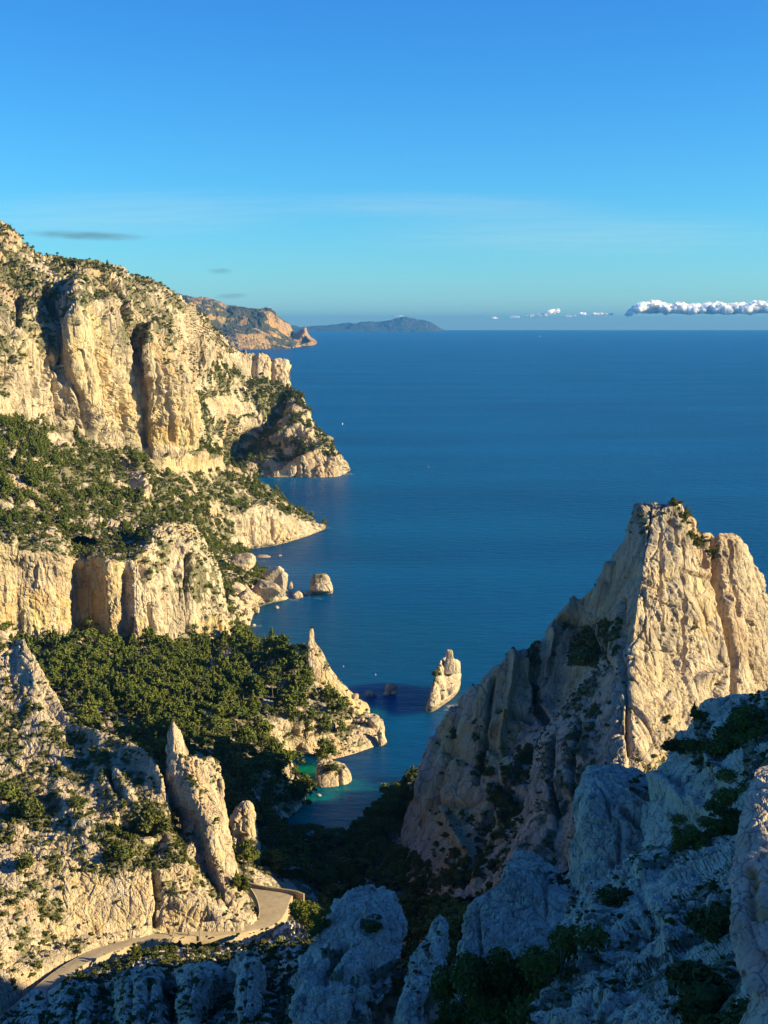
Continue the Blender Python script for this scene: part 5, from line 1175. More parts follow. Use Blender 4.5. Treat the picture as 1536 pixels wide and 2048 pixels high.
for nm, n, lo, hi, lab in [
        ('near_bench', 800, 0.4, 1.5, 'dark bushes on the shaded bench in front of the right cliff'),
        ('rubble_slope', 520, 0.3, 0.9, 'dark tufts among the rubble at the bottom right'),
        ('tower_rock', 40, 0.4, 1.2, 'tufts on top of the tower rock'), ('ledge_rock', 60, 0.3, 1.0, 'tufts on the ledge rock'),
        ('domed_boulder', 90, 0.3, 0.8, 'dark tufts in the hollows of the domed boulder'), ('split_ridge_rock', 26, 0.3, 0.7, 'tufts on the narrow ridge rock'),
        ('headland_rock', 150, 0.7, 2.0, 'scrub on the craggy headland by the cove'), ('islet', 26, 0.7, 1.7, 'shrub on the small islet'),
        ('torpedo_rock', 26, 0.7, 1.8, 'shrubs on the long sea stack'), ('round_islet', 22, 0.8, 2.2, 'scrub cap of the round islet'), ('shore_pinnacle', 40, 0.6, 1.6, 'shrubs on the shore needle')]:
    P = sample(nm, n, rg, 1.0)
    S = lo * (hi / lo) ** (rg.beta(1.2, 2.0, len(P)))
    scatter(nm + '_scrub', BUSHES_FINE if nm in ('near_bench', 'rubble_slope', 'tower_rock', 'ledge_rock', 'domed_boulder', 'split_ridge_rock') else BUSHES, P - np.array((0, 0, .05)), S, rg, lab)

_e = np.concatenate([ROAD[k0:k1, j] + rg.normal(size=(k1 - k0, 3)) * np.array((.35, .5, .05)) for j, k0, k1 in ((-1, 20, 125), (0, 30, 120))])
_e = _e[rg.random(len(_e)) < 0.4]
scatter('verge_scrub', BUSHES, _e - np.array((0, 0, .25)), rg.uniform(0.3, 0.75, len(_e)), rg, 'low scrub along both edges of the road')
# trees: first all sites, then the 280 that show largest become trees of their own
sites = []
for nm, n, lo, hi, styles, poly in [
        ('pine_plateau', 1500, 3.0, 10.5, (0, 3, 5, 2, 1, 4), None),
        ('pine_plateau', 160, 10.0, 13.5, (0, 3, 5, 2), None),
        ('pine_plateau', 260, 7.0, 11.0, (1, 4, 1, 4, 0), [(300, 1330), (500, 1330), (520, 1440), (360, 1460), (200, 1420)]),
        ('wooded_slope', 3200, 2.2, 8.5, (0, 3, 5, 1, 4), None),
        ('wooded_slope', 420, 6.0, 10.0, (1, 4, 1, 4, 3), [(-60, 840), (60, 850), (120, 930), (60, 1010), (-60, 1010)]),
        ('shore_slope', 420, 3.5, 7.0, (0, 3, 5, 2), None),
        ('recessed_cliff', 160, 2.5, 5.5, (0, 3, 5), None),
        ('distant_headland', 1300, 4.0, 8.0, (0, 3, 5, 1), None),
        ('great_cliff', 260, 3.0, 6.0, (0, 3, 1), None),
        ('ravine', 700, 4.0, 8.0, (0, 3, 2, 5), None),
        ('right_cliff', 110, 2.0, 4.5, (0, 3, 5), None),
        ('near_slope', 26, 1.8, 3.2, (0, 3, 5), [(200, 1640), (290, 1600), (400, 1650), (400, 1740), (300, 1740), (200, 1760)])]:
    P = sample(nm, n, rg, 1.3, poly, thr=0.2, flat=(0.1, 0.6))
    H = rg.uniform(lo, hi, len(P))
    K = rg.choice(styles, len(P))
    for p, h, k in zip(P, H, K):
        sites.append((p, h, int(k), nm))
TP = np.array([s[0] for s in sites]); SH = np.array([s[1] for s in sites]); SK = np.array([s[2] for s in sites])
_px, _py, _dep = proj(TP)
vis = visible(TP + np.array((0, 0, 1)) * (SH * 0.75)[:, None], 3.0)
size = np.where(vis, SH * F / _dep, 0)
order = np.argsort(-size)
N_SINGLE = 272
single = set(order[:N_SINGLE].tolist())
rest = np.array([i for i in range(len(sites)) if i not in single])
scatter('far_pines', [p[2] for p in PINES], TP[rest] - np.array((0, 0, .15)), SH[rest], rg, 'smaller pines massed over the slopes and the ravine', idx=SK[rest])

LANDMARKS = [(40, 1275, 'beside the clearing under the ochre wall'), (130, 1300, 'below the ochre wall'), (250, 1310, 'below the brown hollow'), (340, 1330, 'at the foot of the ribbed cliff'), (430, 1310, 'under the yellow end of the cliff'), (150, 1400, 'behind the white ridge'), (240, 1430, 'in the middle of the sunlit wood'), (330, 1420, 'above the pointed fin'), (240, 1480, 'along the top of the white ridge'), (420, 1400, 'in the dense heart of the wood'), (500, 1340, 'on the shore side of the wood'), (570, 1330, 'left of the rock needle'), (640, 1400, 'below the rock needle'), (690, 1425, 'above the craggy headland'), (520, 1440, 'above the beach'), (570, 1460, 'on the bank over the beach'), (450, 1500, 'right of the pointed fin'), (540, 1540, 'over the dark green cove'), (480, 1580, 'on the rim of the ravine'), (410, 1470, 'just behind the pointed fin'), (575, 1590, 'at the tip of the wooded point'),
             (40, 900, 'on the slope at the left edge'), (150, 920, 'under the left end of the great cliff'), (280, 920, 'under the tall split face'), (400, 980, 'below the low yellow band'), (500, 990, 'on the headland crest'), (60, 1020, 'above the ochre wall'), (200, 1030, 'beside the pale clearing'), (350, 1020, 'above the ribbed cliff'), (470, 1120, 'near the shore boulders'), (420, 1090, 'beside the yellow cliff band'), (460, 1180, 'above the boulder beach'),
             (620, 1720, 'in the shaded ravine'), (560, 1680, 'behind the pink crag'), (660, 1660, 'at the head of the bay'), (760, 1640, 'on the bank below the right cliff'), (800, 1740, 'at the foot of the pillar rock'), (300, 1680, 'in the hollow left of the fin'), (960, 1620, 'on the shaded right cliff'), (1180, 1270, 'in the gully beside the sunlit face'), (1320, 1040, 'on the right summit'), (560, 880, 'on the distant headland'), (450, 900, 'in the distant headland gully'), (480, 760, 'high on the distant headland')]
lmx = np.array([(a, b) for a, b, c in LANDMARKS], float)
seen_labels = {}
def pine(i_style, P, h, rz, label, group, thick=1.0):
    o = obj('pine_tree', None, label=label, cat='tree', group=group)
    o.location = P; o.rotation_euler = (0, 0, rz); o.scale = (h * thick, h * thick, h)
    c = obj('crown', PINES[i_style][0], o); t = obj('trunk', PINES[i_style][1], o)
    return o
WORD = {'round': 'rounded', 'narrow': 'pointed', 'umbrella': 'flat-topped', 'shaggy': 'shaggy'}
singles = []
for i in order[:N_SINGLE]:
    p, h, k, nm = sites[i]
    d = np.hypot(lmx[:, 0] - _px[i], lmx[:, 1] - _py[i])
    j = int(np.argmin(d))
    th = float(rg.uniform(0.85, 1.3))
    hw = 'tall' if h > 8.2 else ('medium' if h > 6.2 else 'small')
    tw = ' wide' if th > 1.13 else (' slim' if th < 0.98 else '')
    singles.append([i, f"{hw}{tw} {WORD[PINES[k][3]]} pine {LANDMARKS[j][2]}", LANDMARKS[j][2], th])
by = {}
for s_ in singles:
    by.setdefault(s_[1], []).append(s_)
ORD = ['first', 'second', 'third', 'fourth', 'fifth', 'sixth', 'seventh', 'eighth']
def tell_apart(g, lab, row):
    g.sort(key=lambda q: _px[q[0]])
    for k, q in enumerate(g):
        if len(g) == 2:
            q[1] = f"{lab}, {row}{('left', 'right')[k]} of two"
        elif len(g) > 2:
            q[1] = f"{lab}, {row}{ORD[k]} from left"
        elif row:
            q[1] = f"{lab}, {row.strip()}"
for lab, g in by.items():
    if 1 < len(g) <= 6:
        tell_apart(g, lab, '')
    elif 6 < len(g) <= 16:
        g.sort(key=lambda q: _py[q[0]])
        h_ = (len(g) + 1) // 2
        tell_apart(g[:h_], lab, 'upper row ')
        tell_apart(g[h_:], lab, 'lower row ')
for i, lab, lm, th in singles:
    p, h, k, nm = sites[i]
    pine(k, p - np.array((0, 0, .15)), h, float(rg.uniform(0, 6.28)), lab, 'pines ' + lm, th)

# ------------------------------------------------------------------ single trees and shrubs one can point to
def surf(px, py, names=None):
    """The point of the built ground seen at a photo pixel."""
    best = None
    for Ld in LAND:
        if names and Ld['name'] not in names:
            continue
        d = np.hypot(Ld['px'] - px, Ld['py'] - py)
        m = d < 9
        if m.any():
            k = np.where(m)[0][np.argmin(Ld['dep'][m] + d[m] * 0.3)]
            if best is None or Ld['dep'][k] < best[1]:
                best = (Ld['P'][k], Ld['dep'][k])
    return best[0] if best is not None else None

HERO = []
for i, (st, n, card) in enumerate((('shaggy', 6500, 0.030), ('umbrella', 4200, 0.032), ('narrow', 3600, 0.036), ('shaggy', 7000, 0.027), ('round', 5600, 0.030))):
    cr, tr = pine_parts(st, 600 + i, n, card)
    HERO.append((cr.mesh('fine_pine_crown', M_PINE), tr.mesh('fine_pine_trunk', M_BARK, True)))

def hero(k, P, h, wid, label, name='pine_tree', cat='tree', rz=0.0, group=None, sink=0.2):
    o = obj(name, None, label=label, cat=cat, group=group)
    o.location = (P[0], P[1], P[2] - sink); o.rotation_euler = (0, 0, rz); o.scale = (wid, wid, h)
    obj('crown', HERO[k][0], o); obj('trunk', HERO[k][1], o)
    return o
def px_h(P, n):
    return n * proj(P)[2] / F

for px, py, h, w, k, lab in [
        (603, 1850, 112, 108, 4, 'broad bright green pine catching the sun beside the road bend'),
        (640, 1862, 80, 60, 3, 'darker small pine half hidden behind the bright roadside pine'),
        (491, 1778, 46, 40, 2, 'bright young pine at the near end of the low wall'),
        (477, 1768, 40, 34, 2, 'young pine between the fin and the low wall'),
        (270, 1902, 30, 30, 3, 'small bushy tree at the lower edge of the road'),
        (598, 1318, 44, 62, 1, 'flat-topped pine leaning against the rock needle'),
        (562, 1300, 24, 26, 1, 'tiny lone umbrella pine on the skyline over the water'),
        (660, 1690, 46, 74, 1, 'dark umbrella pine at the head of the bay against the water'),
        (612, 1684, 44, 64, 1, 'dark umbrella pine left of the one at the bay head'),
        (735, 1665, 50, 80, 0, 'dark pine at the water edge of the shaded bank'),
        (772, 1640, 56, 90, 3, 'largest dark pine on the shaded bank below the right cliff'),
        (812, 1600, 44, 70, 0, 'dark pine at the top of the shaded bank by the cliff foot'),
        (700, 1690, 44, 60, 3, 'low dark pine in the middle of the bay head'),
        (1386, 1432, 42, 34, 2, 'small sunlit young pine at the foot of the bright face'),
        (1400, 1440, 30, 40, 0, 'low sunlit shrubby pine beside the young one below the bright face')]:
    P = surf(px, py)
    if P is None:
        P = at(px, py, 330)
    hero(k, P, px_h(P, h), px_h(P, w), lab, rz=px * 0.1, sink=px_h(P, h) * (0.3 if h > 75 else 0.05))
# the dark pines close to the viewer
for px, py, Y, h, w, k, lab in [
        (985, 2120, 112, 335, 260, 0, 'big dark pine at the bottom with a pale twig tip, left of a pair'),
        (1120, 2110, 108, 320, 270, 3, 'big dark pine at the bottom, right of a pair'),
        (1060, 2140, 116, 240, 230, 3, 'dark pine filling the gap between the big bottom pair'),
        (900, 2130, 122, 180, 150, 0, 'low dark pine at the bottom edge beside the narrow ridge'),
        (1478, 1545, 205, 165, 210, 0, 'tallest dark pine on the bench under the sunlit face'),
        (1545, 1560, 198, 180, 220, 3, 'dark pine cut by the right edge under the sunlit face'),
        (1412, 1560, 209, 110, 80, 0, 'dark pine standing in the notch left of the tallest bench pine'),
        (1500, 1640, 180, 130, 170, 3, 'dark pine lower on the bench above the leaning slab'),
        (1455, 1690, 160, 110, 120, 0, 'dark pine next to the leaning slab'),
        (1385, 1730, 145, 118, 130, 3, 'dark round bush-like pine above the bare twigs')]:
    hero(k, at(px, py, Y), h * Y / F, w * Y / F, lab, rz=px * 0.13, sink=0)
def big_bush(px, py, Y, w, h, lab, k=0):
    P = at(px, py, Y) if Y else surf(px, py)
    if P is None: return
    o = obj('shrub', BUSHES_FINE[k], label=lab, cat='shrub')
    o.location = (P[0], P[1], P[2] - 0.05); o.scale = (px_h(P, w),) * 2 + (px_h(P, h) * 1.25,); o.rotation_euler = (0, 0, px * .3)
for px, py, Y, w, h, lab, k in [
        (740, 1858, None, 40, 34, 'dark tuft growing on the face of the domed boulder', 0),
        (1440, 1880, 98, 110, 100, 'black-green shrub in shade left of the leaning slab', 1),
        (1400, 2030, 80, 170, 120, 'wide dark shrub at the bottom edge right of the rubble', 2),
        (1500, 2075, 62, 150, 90, 'dark shrub in the bottom right corner under the slab', 0),
        (1345, 1412 + 90, 215, 50, 34, 'dark shrub on the left lip of the shaded bench', 1),
        (1372, 1500, 213, 46, 36, 'dark spiky tuft on the bench right of the lip shrub', 0),
        (1230, 1805, None, 70, 40, 'dark shrub in the gap behind the ledge rock', 1),
        (155, 1608, None, 44, 24, 'olive shrub in the pale hollow of the near slope', 0),
        (60, 1630, None, 60, 50, 'large brownish shrub on the near slope at the left', 1),
        (50, 1735, None, 50, 40, 'rounded brown shrub low on the near slope', 2),
        (15, 1600, None, 60, 60, 'dark green shrub cut by the left edge of the near slope', 0),
        (300, 1660, None, 70, 50, 'largest dark shrub in the hollow left of the fin', 1),
        (245, 1720, None, 50, 44, 'green shrub on the lower side of the hollow', 0),
        (1185, 1290, None, 60, 60, 'dark shrub filling the gully beside the sunlit face', 1),
        (1160, 1330, None, 56, 50, 'second dark shrub lower in the gully by the sunlit face', 2),
        (1348, 1008, None, 30, 12, 'rounded green shrub on the very top of the right summit', 0),
        (1395, 1258, None, 16, 10, 'small lone shrub in the middle of the sunlit face', 1),
        (668, 1532, None, 34, 16, 'bright green shrub on top of the small islet', 0),
        (866, 1345, None, 16, 16, 'dark shrub tucked behind the summit of the long sea stack', 1)]:
    big_bush(px, py, Y, w, h, lab, k)

def bare_shrub():
    rgb = np.random.default_rng(5)
    b = MB()
    def grow(p, d, L, r, depth):
        n = 5
        pts = [p]
        for i in range(n):
            d = d + rgb.normal(size=3) * 0.10 + np.array((0, 0, 0.03)); d /= np.linalg.norm(d)
            pts.append(pts[-1] + d * L / n)
        b.tube(pts, np.linspace(r, r * 0.45, n + 1), 4)
        if depth:
            for _ in range(4):
                q = rgb.integers(2, n + 1)
                grow(pts[q], d + rgb.normal(size=3) * 0.38, L * rgb.uniform(.45, .7), r * 0.5, depth - 1)
    for k in range(16):
        a = rgb.uniform(0, 6.28)
        d = np.array((math.cos(a) * .9, math.sin(a) * .5, rgb.uniform(.35, 1.0))); d /= np.linalg.norm(d)
        grow(np.zeros(3), d, rgb.uniform(1.3, 2.2), 0.035, 2)
    o = obj('bare_shrub', b.mesh('bare_shrub', M_TWIG), label='leafless grey shrub of fanned twigs in front of a dark bush', cat='shrub')
    o.location = at(1390, 1778, 131)
bare_shrub()

# ------------------------------------------------------------------ shore boulders
def boulder_mesh(seed):
    rgb = np.random.default_rng(seed)
    k, m = 26, 16
    th = np.linspace(0, 2 * math.pi, k, endpoint=False); ph = np.linspace(0.02, math.pi - 0.02, m)
    D = np.array([[math.sin(p) * math.cos(t), math.sin(p) * math.sin(t), math.cos(p)] for p in ph for t in th])
    r = np.full(len(D), 1.25)
    for _ in range(15):                       # cut flat faces
        n = unit(1, rgb)[0]; dist = rgb.uniform(0.62, 0.98)
        c = D @ n
        r = np.where(c > 1e-3, np.minimum(r, dist / np.maximum(c, 1e-3)), r)
    P = D * r[:, None]
    P += D * (0.07 * fbm(P * 2.2, 3, seed))[:, None]
    i = np.arange(k * m).reshape(m, k); j = np.roll(i, -1, axis=1)
    return new_mesh('boulder', P * 0.5, np.stack([i[:-1], i[1:], j[1:], j[:-1]], -1).reshape(-1, 4), M_BOULDER, False)
M_BOULDER = rock_material('boulder_stone', 0.8, grey=(0.27, 0.25, 0.22))
BOULD = [boulder_mesh(700 + i) for i in range(5)]
BEACH = 'boulders heaped at the water edge below the ribbed cliff'
for n, (px, py, w, h, lab) in enumerate([
        (535, 1200, 62, 44, 'largest cracked boulder on the shore point'), (562, 1190, 42, 48, 'tall split boulder behind the largest one on the shore point'),
        (548, 1164, 44, 36, 'sloping boulder uphill of the shore point'), (486, 1136, 58, 34, 'pale boulder half sunk in scrub above the shore'), (478, 1180, 30, 20, 'flat-faced boulder up the bank behind the beach'),
        (595, 1196, 27, 15, 'low boulder off the tip of the shore point'), (582, 1178, 8, 14, 'small pointed rock behind the shore point'), (611, 1190, 8, 5, 'last tiny rock off the shore point'),
        (507, 1204, 22, 24, 'upright pale boulder left of the largest shore boulder'), (490, 1196, 22, 20, None), (478, 1208, 16, 16, 'bright cube-like boulder in the boulder beach'), (497, 1210, 18, 14, None), (500, 1226, 15, 15, 'bright boulder at the waterline of the boulder beach'), (512, 1226, 14, 13, None),
        (486, 1218, 16, 11, None), (472, 1222, 15, 11, None), (489, 1246, 18, 11, 'lowest wide boulder of the boulder beach'), (470, 1244, 20, 14, None), (480, 1232, 12, 9, None), (508, 1253, 9, 5, 'dark wet rock awash below the boulder beach'), (553, 1217, 12, 6, 'dark rock awash in front of the shore point'), (525, 1216, 16, 8, 'low wet rock at the foot of the largest shore boulder'), (466, 1200, 16, 12, None), (462, 1232, 14, 10, None),
        (715, 1396, 16, 13, 'round boulder at the foot of the yellow point'), (738, 1394, 24, 14, 'jagged boulder off the yellow point'), (748, 1392, 10, 7, 'small rock touching the jagged boulder'), (727, 1406, 10, 5, 'flat rock on the yellow point shore'), (722, 1416, 12, 6, 'small flat slab on the yellow point shore'), (713, 1420, 11, 6, 'brown slab on the yellow point shore'),
        (780, 1387, 24, 24, 'small pale rock in open water between the yellow point and the sea stack'), (772, 1391, 14, 7, 'low dark rock awash at the foot of the small pale rock'), (788, 1390, 12, 8, 'little rock leaning on the small pale rock'),
        (750, 1450, 26, 20, 'tilted slab rock on the seaward tip of the craggy headland'), (724, 1441, 15, 10, 'block on the neck of the craggy headland'), (712, 1434, 12, 8, 'small block on the neck of the craggy headland'), (763, 1492, 22, 30, 'upright rock on the outer corner of the craggy headland'),
        (637, 1594, 10, 6, 'tiny sunlit rock awash below the islet'), (560, 1113, 8, 4, 'tiny rock awash under the sea cliff')]):
    s = surf(px, py - 2)
    P = atz(px, py, -0.1)
    if s is not None and s[2] > 0.8:
        P = s
    o = obj('boulder', BOULD[n % 5], label=lab or 'pale boulder in the heap of the boulder beach', cat='boulder', group=BEACH if (lab is None or py < 1260 and px < 530) else None)
    W, Hh = px_h(P, w), px_h(P, h)
    o.location = (P[0], P[1] + W * .2, P[2] + Hh * 0.40); o.scale = (W, W * .9, Hh * 1.15); o.rotation_euler = (0, 0, n * 1.7)

# loose stones, parts of the slope they lie on
def stones(name, n, lo, hi, seed, mat, poly=None, where=None):
    rgs = np.random.default_rng(seed)
    Ld = LAND_BY[name]
    m = (Ld['px'] > -60) & (Ld['px'] < 1600) & (Ld['py'] < 2070)
    if poly is not None:
        m &= in_poly(Ld['px'], Ld['py'], poly)
    wgt = Ld['area'] * m * sstep(0.0, 0.5, Ld['N'][:, 2])
    wgt = wgt * sstep(0.25, -0.15, perlin(Ld["P"] / (hi * 6), seed))
    ids = rgs.choice(len(wgt), size=n, p=wgt / wgt.sum())
    meshes = []
    for b in BOULD:
        c = b.copy(); c.materials[0] = mat; c.name = 'stone'; meshes.append(c)
    for k in ids:
        S = lo * (hi / lo) ** rgs.beta(1.0, 2.2)
        o = obj('stone', meshes[int(rgs.integers(0, 5))], Ld['o'])
        o.location = Ld['P'][k] + np.array((0, 0, S * .12))
        o.scale = (S * rgs.uniform(.8, 1.3), S * rgs.uniform(.8, 1.2), S * rgs.uniform(.6, 1.3))
        o.rotation_euler = (rgs.uniform(-.4, .4), rgs.uniform(-.4, .4), rgs.uniform(0, 6.28))
stones('near_slope', 290, 0.7, 2.6, 801, M_ROCK_NEAR)
stones('rubble_slope', 280, 0.25, 1.3, 802, M_ROCK_CLOSE_LIFT, [(1180, 1740), (1420, 1700), (1480, 1760), (1360, 1960), (1250, 2060), (1150, 2060), (1160, 1860)])
stones('wooded_slope', 180, 2.0, 7.0, 803, M_ROCK_FAR)
stones('lower_slope', 110, 0.6, 2.4, 804, M_ROCK_SHADE_LIFT)
stones('ravine', 60, 1.0, 4.0, 805, M_ROCK)
stones('distant_headland', 90, 3.0, 10.0, 806, M_ROCK_FAR)
stones('near_bench', 70, 0.4, 1.6, 807, M_ROCK_SHADE_LIFT)

# ------------------------------------------------------------------ roadside: wall, posts, walkers
M_WOOD, _nt, _b = node_mat('weathered_wood')
_p = _nt.nodes.new('ShaderNodeTexCoord')
_nt.links.new(mixc(_nt, noise(_nt, _p.outputs['Object'], 6.0, 4), (0.20, 0.16, 0.11), (0.36, 0.30, 0.22)), _b.inputs['Base Color'])
M_WALL = rock_material('low_wall_stone', 0.12, light=(0.42, 0.33, 0.19), mid=(0.36, 0.27, 0.15), grey=(0.28, 0.22, 0.13))
def low_wall():
    line = [(490, 1766), (500, 1770), (520, 1775), (542, 1779), (565, 1782), (590, 1786), (608, 1792)]
    pts = np.array([atz(a, b + 4, 45.0) for a, b in line])
    pts = cubic(pts, 0, [8] * 6)
    t = np.gradient(pts, axis=0); nrm = np.stack([-t[:, 1], t[:, 0], t[:, 2] * 0], 1); nrm /= np.linalg.norm(nrm, axis=1, keepdims=True)
    def strip(z0, z1, hw, mat, name, parent=None, jig=0.0):
        prof = [(-hw, z0), (-hw, z1), (hw, z1), (hw, z0)]
        V = np.stack([pts + nrm * a + np.array((0, 0, z)) for a, z in prof], 1)
        V = V + jig * fbm(V.reshape(-1, 3) * 1.3, 2, 9).reshape(V.shape[:2] + (1,))
        i = np.arange(len(pts) * 4).reshape(-1, 4); j = np.roll(i, -1, axis=1)
        Fc = np.stack([i[:-1], i[1:], j[1:], j[:-1]], -1).reshape(-1, 4)
        Fc = np.concatenate([Fc, i[:1], i[-1:, ::-1]])
        return obj(name, new_mesh(name, V.reshape(-1, 3), Fc, mat, False), parent)
    w = strip(-1.2, 1.05, 0.22, M_WALL, 'roadside_wall', jig=0.04)
    w['label'] = 'low ochre stone wall round the far edge of the road bend'; w['category'] = 'wall'
    strip(1.053, 1.22, 0.30, M_WALL, 'coping', w, 0.03)
low_wall()

def post(px, py, hp, r, lab, group):
    P = atz(px, py, float(np.interp(px, [0, 320, 560], [55.0, 49.2, 46.6])))
    b = MB()
    h = px_h(P, hp) / math.cos(math.radians(24))
    b.tube([(0, 0, -.5), (0, 0, h * .5), (0.01, 0, h), (0.01, 0, h + .02)], [r, r * .95, r * .9, r * .3], 8)
    o = obj('wooden_post', b.mesh('wooden_post', M_WOOD, True), label=lab, cat='post', group=group)
    o.location = P
post(346, 1877, 20, 0.11, 'pale wooden post beside the road next to the standing walker', 'wooden posts along the road')
post(400, 1877, 19, 0.11, 'pale wooden post beside the road right of the striding walker', 'wooden posts along the road')
for k, (px, py) in enumerate([(154, 1951), (163, 1943), (180, 1929), (191, 1921), (204, 1911), (221, 1899), (238, 1893)]):
    w_ = ['lowest', 'second lowest', 'third', 'middle', 'fifth', 'second highest', 'highest'][k]
    post(px, py, 8, 0.05, f'thin fence post on the shaded lower edge of the road, {w_} of seven', 'thin fence posts on the lower road edge')

def skin_mesh(name, verts, edges, radii, mat):
    me = bpy.data.meshes.new(name)
    me.from_pydata(verts, edges, [])
    me.materials.append(mat)
    o = bpy.data.objects.new(name, me)
    COL.objects.link(o)
    s = o.modifiers.new('skin', 'SKIN'); s.use_smooth_shade = True
    for v, r in zip(me.skin_vertices[0].data, radii):
        v.radius = (r, r)
    me.skin_vertices[0].data[0].use_root = True
    u = o.modifiers.new('smooth', 'SUBSURF'); u.levels = 1; u.render_levels = 1
    return o
def plain(name, c, r=0.8):
    m, nt, b = node_mat(name)
    n = noise(nt, pos_scaled(nt, (1, 1, 1)), 14.0, 3)
    nt.links.new(mixc(nt, n, tuple(x * .8 for x in c), tuple(min(1, x * 1.2) for x in c)), b.inputs['Base Color'])
    b.inputs['Roughness'].default_value = r
    return m
M_SKIN = plain('skin', (0.42, 0.26, 0.19)); M_DARK = plain('dark_cloth', (0.018, 0.02, 0.026)); M_DENIM = plain('dark_trousers', (0.025, 0.03, 0.045)); M_HAIR = plain('dark_hair', (0.03, 0.02, 0.015))
def person(P, rz, stride, lab):
    s = stride
    V = [(0, 0, .95), (0, 0.01, 1.2), (0, 0.02, 1.42), (0, 0.03, 1.53), (0, 0.06, 1.66), (0, 0.05, 1.74),
         (.19, .02, 1.40), (.24, -.10 * s, 1.14), (.22, .02 * s + .05, .90), (.22, .06 * s + .06, .80),
         (-.19, .02, 1.40), (-.24, .12 * s, 1.14), (-.22, .24 * s + .03, .92), (-.22, .30 * s + .03, .83),
         (.10, 0, .90), (.11, .16 * s + .02, .50), (.11, .20 * s, .09), (.11, .20 * s + .16, .04),
         (-.10, 0, .90), (-.11, -.05 * s + .02, .50), (-.11, -.30 * s, .11), (-.11, -.30 * s + .14, .05)]
    E = [(0, 1), (1, 2), (2, 3), (3, 4), (4, 5), (2, 6), (6, 7), (7, 8), (8, 9), (2, 10), (10, 11), (11, 12), (12, 13), (0, 14), (14, 15), (15, 16), (16, 17), (0, 18), (18, 19), (19, 20), (20, 21)]
    R = [.13, .13, .14, .055, .10, .07, .065, .045, .035, .035, .065, .045, .035, .035, .095, .06, .045, .04, .095, .06, .045, .04]
    o = skin_mesh('person', V, E, R, M_SKIN)
    o['label'] = lab; o['category'] = 'person'
    o.location = P; o.rotation_euler = (0, 0, rz)
    iv = [0, 1, 2, 6, 7, 8, 10, 11, 12]
    def sub(name, iv, mat, grow):
        mp = {a: b for b, a in enumerate(iv)}
        c = skin_mesh(name, [V[a] for a in iv], [(mp[a], mp[b]) for a, b in E if a in mp and b in mp], [R[a] + grow for a in iv], mat)
        c.parent = o
    sub('jacket', iv, M_DARK, 0.022)
    sub('trousers', [0, 14, 15, 16, 18, 19, 20], M_DENIM, 0.016)
    h = MB(); h.blob((0, .045, 1.72), (.11, .125, .12), k=12, m=8)
    obj('hair', h.mesh('hair', M_HAIR, True), o)
person(atz(377, 1872, 49.1), math.radians(-80), 1.0, 'walker in dark clothes striding along the road')
person(atz(338, 1871, 49.5), math.radians(150), 0.25, 'walker in dark clothes standing by the left wooden post')

# ------------------------------------------------------------------ boats
M_HULL = plain('white_hull', (0.8, 0.8, 0.78), 0.4); M_SAIL = plain('white_sail', (0.8, 0.79, 0.75)); M_FOAM = plain('foam', (0.75, 0.78, 0.8))
def hull(b, L, B, H):
    n = 9
    xs = np.linspace(-.5, .5, n) * L
    w = B * .5 * np.array([.75, .9, 1, 1, .97, .88, .68, .4, .03])
    rows = []
    for x, ww in zip(xs, w):
        sh = H * (1 + .35 * (x / L + .5) ** 2)
        rows.append([(x, -ww, sh), (x, -ww * .8, 0), (x, 0, -H * .5), (x, ww * .8, 0), (x, ww, sh)])
    V = np.array(rows).reshape(-1, 3)
    fa = grid_faces(n, 5)
    i = np.arange(n * 5).reshape(n, 5)
    b.add(V, np.concatenate([fa, np.stack([i[:-1, 4], i[1:, 4], i[1:, 0], i[:-1, 0]], -1), [[i[0, 0], i[0, 1], i[0, 3], i[0, 4]]]]))
def sailboat(px, py, Lm, lab, rz):
    P = atz(px, py, 0.0)
    b = MB(); hull(b, Lm, Lm * .3, Lm * .09)
    o = obj('sailboat', None, label=lab, cat='sailboat')
    o.location = P; o.rotation_euler = (0, 0, rz)
    obj('hull', b.mesh('hull', M_HULL), o)
    m = MB(); m.tube([(0.05 * Lm, 0, 0), (0.05 * Lm, 0, 1.25 * Lm)], [.012 * Lm, .008 * Lm], 6); obj('mast', m.mesh('mast', M_HULL), o)
    s = MB()
    u = np.linspace(0, 1, 7)
    V = []
    for a in u:
        for c in np.linspace(0, 1, 5):
            V.append((0.04 * Lm - (1 - a) * c * .45 * Lm, .05 * Lm * math.sin(c * 3.1) * (1 - a * .6), (.14 + a * 1.05) * Lm))
    s.add(V, grid_faces(7, 5)); obj('mainsail', s.mesh('mainsail', M_SAIL, True), o)
    j = MB(); V = []
    for a in u:
        for c in np.linspace(0, 1, 5):
            V.append((0.07 * Lm + (1 - a) * c * .4 * Lm, .04 * Lm * math.sin(c * 3.1) * (1 - a), (.12 + a * .85) * Lm))
    j.add(V, grid_faces(7, 5)); obj('jib', j.mesh('jib', M_SAIL, True), o)
sailboat(857, 935.5, 3.6, 'tiny white sailboat alone in the middle of the open sea', 2.2)
sailboat(685, 849, 3.4, 'tiny white sailboat off the distant headland', 1.2)
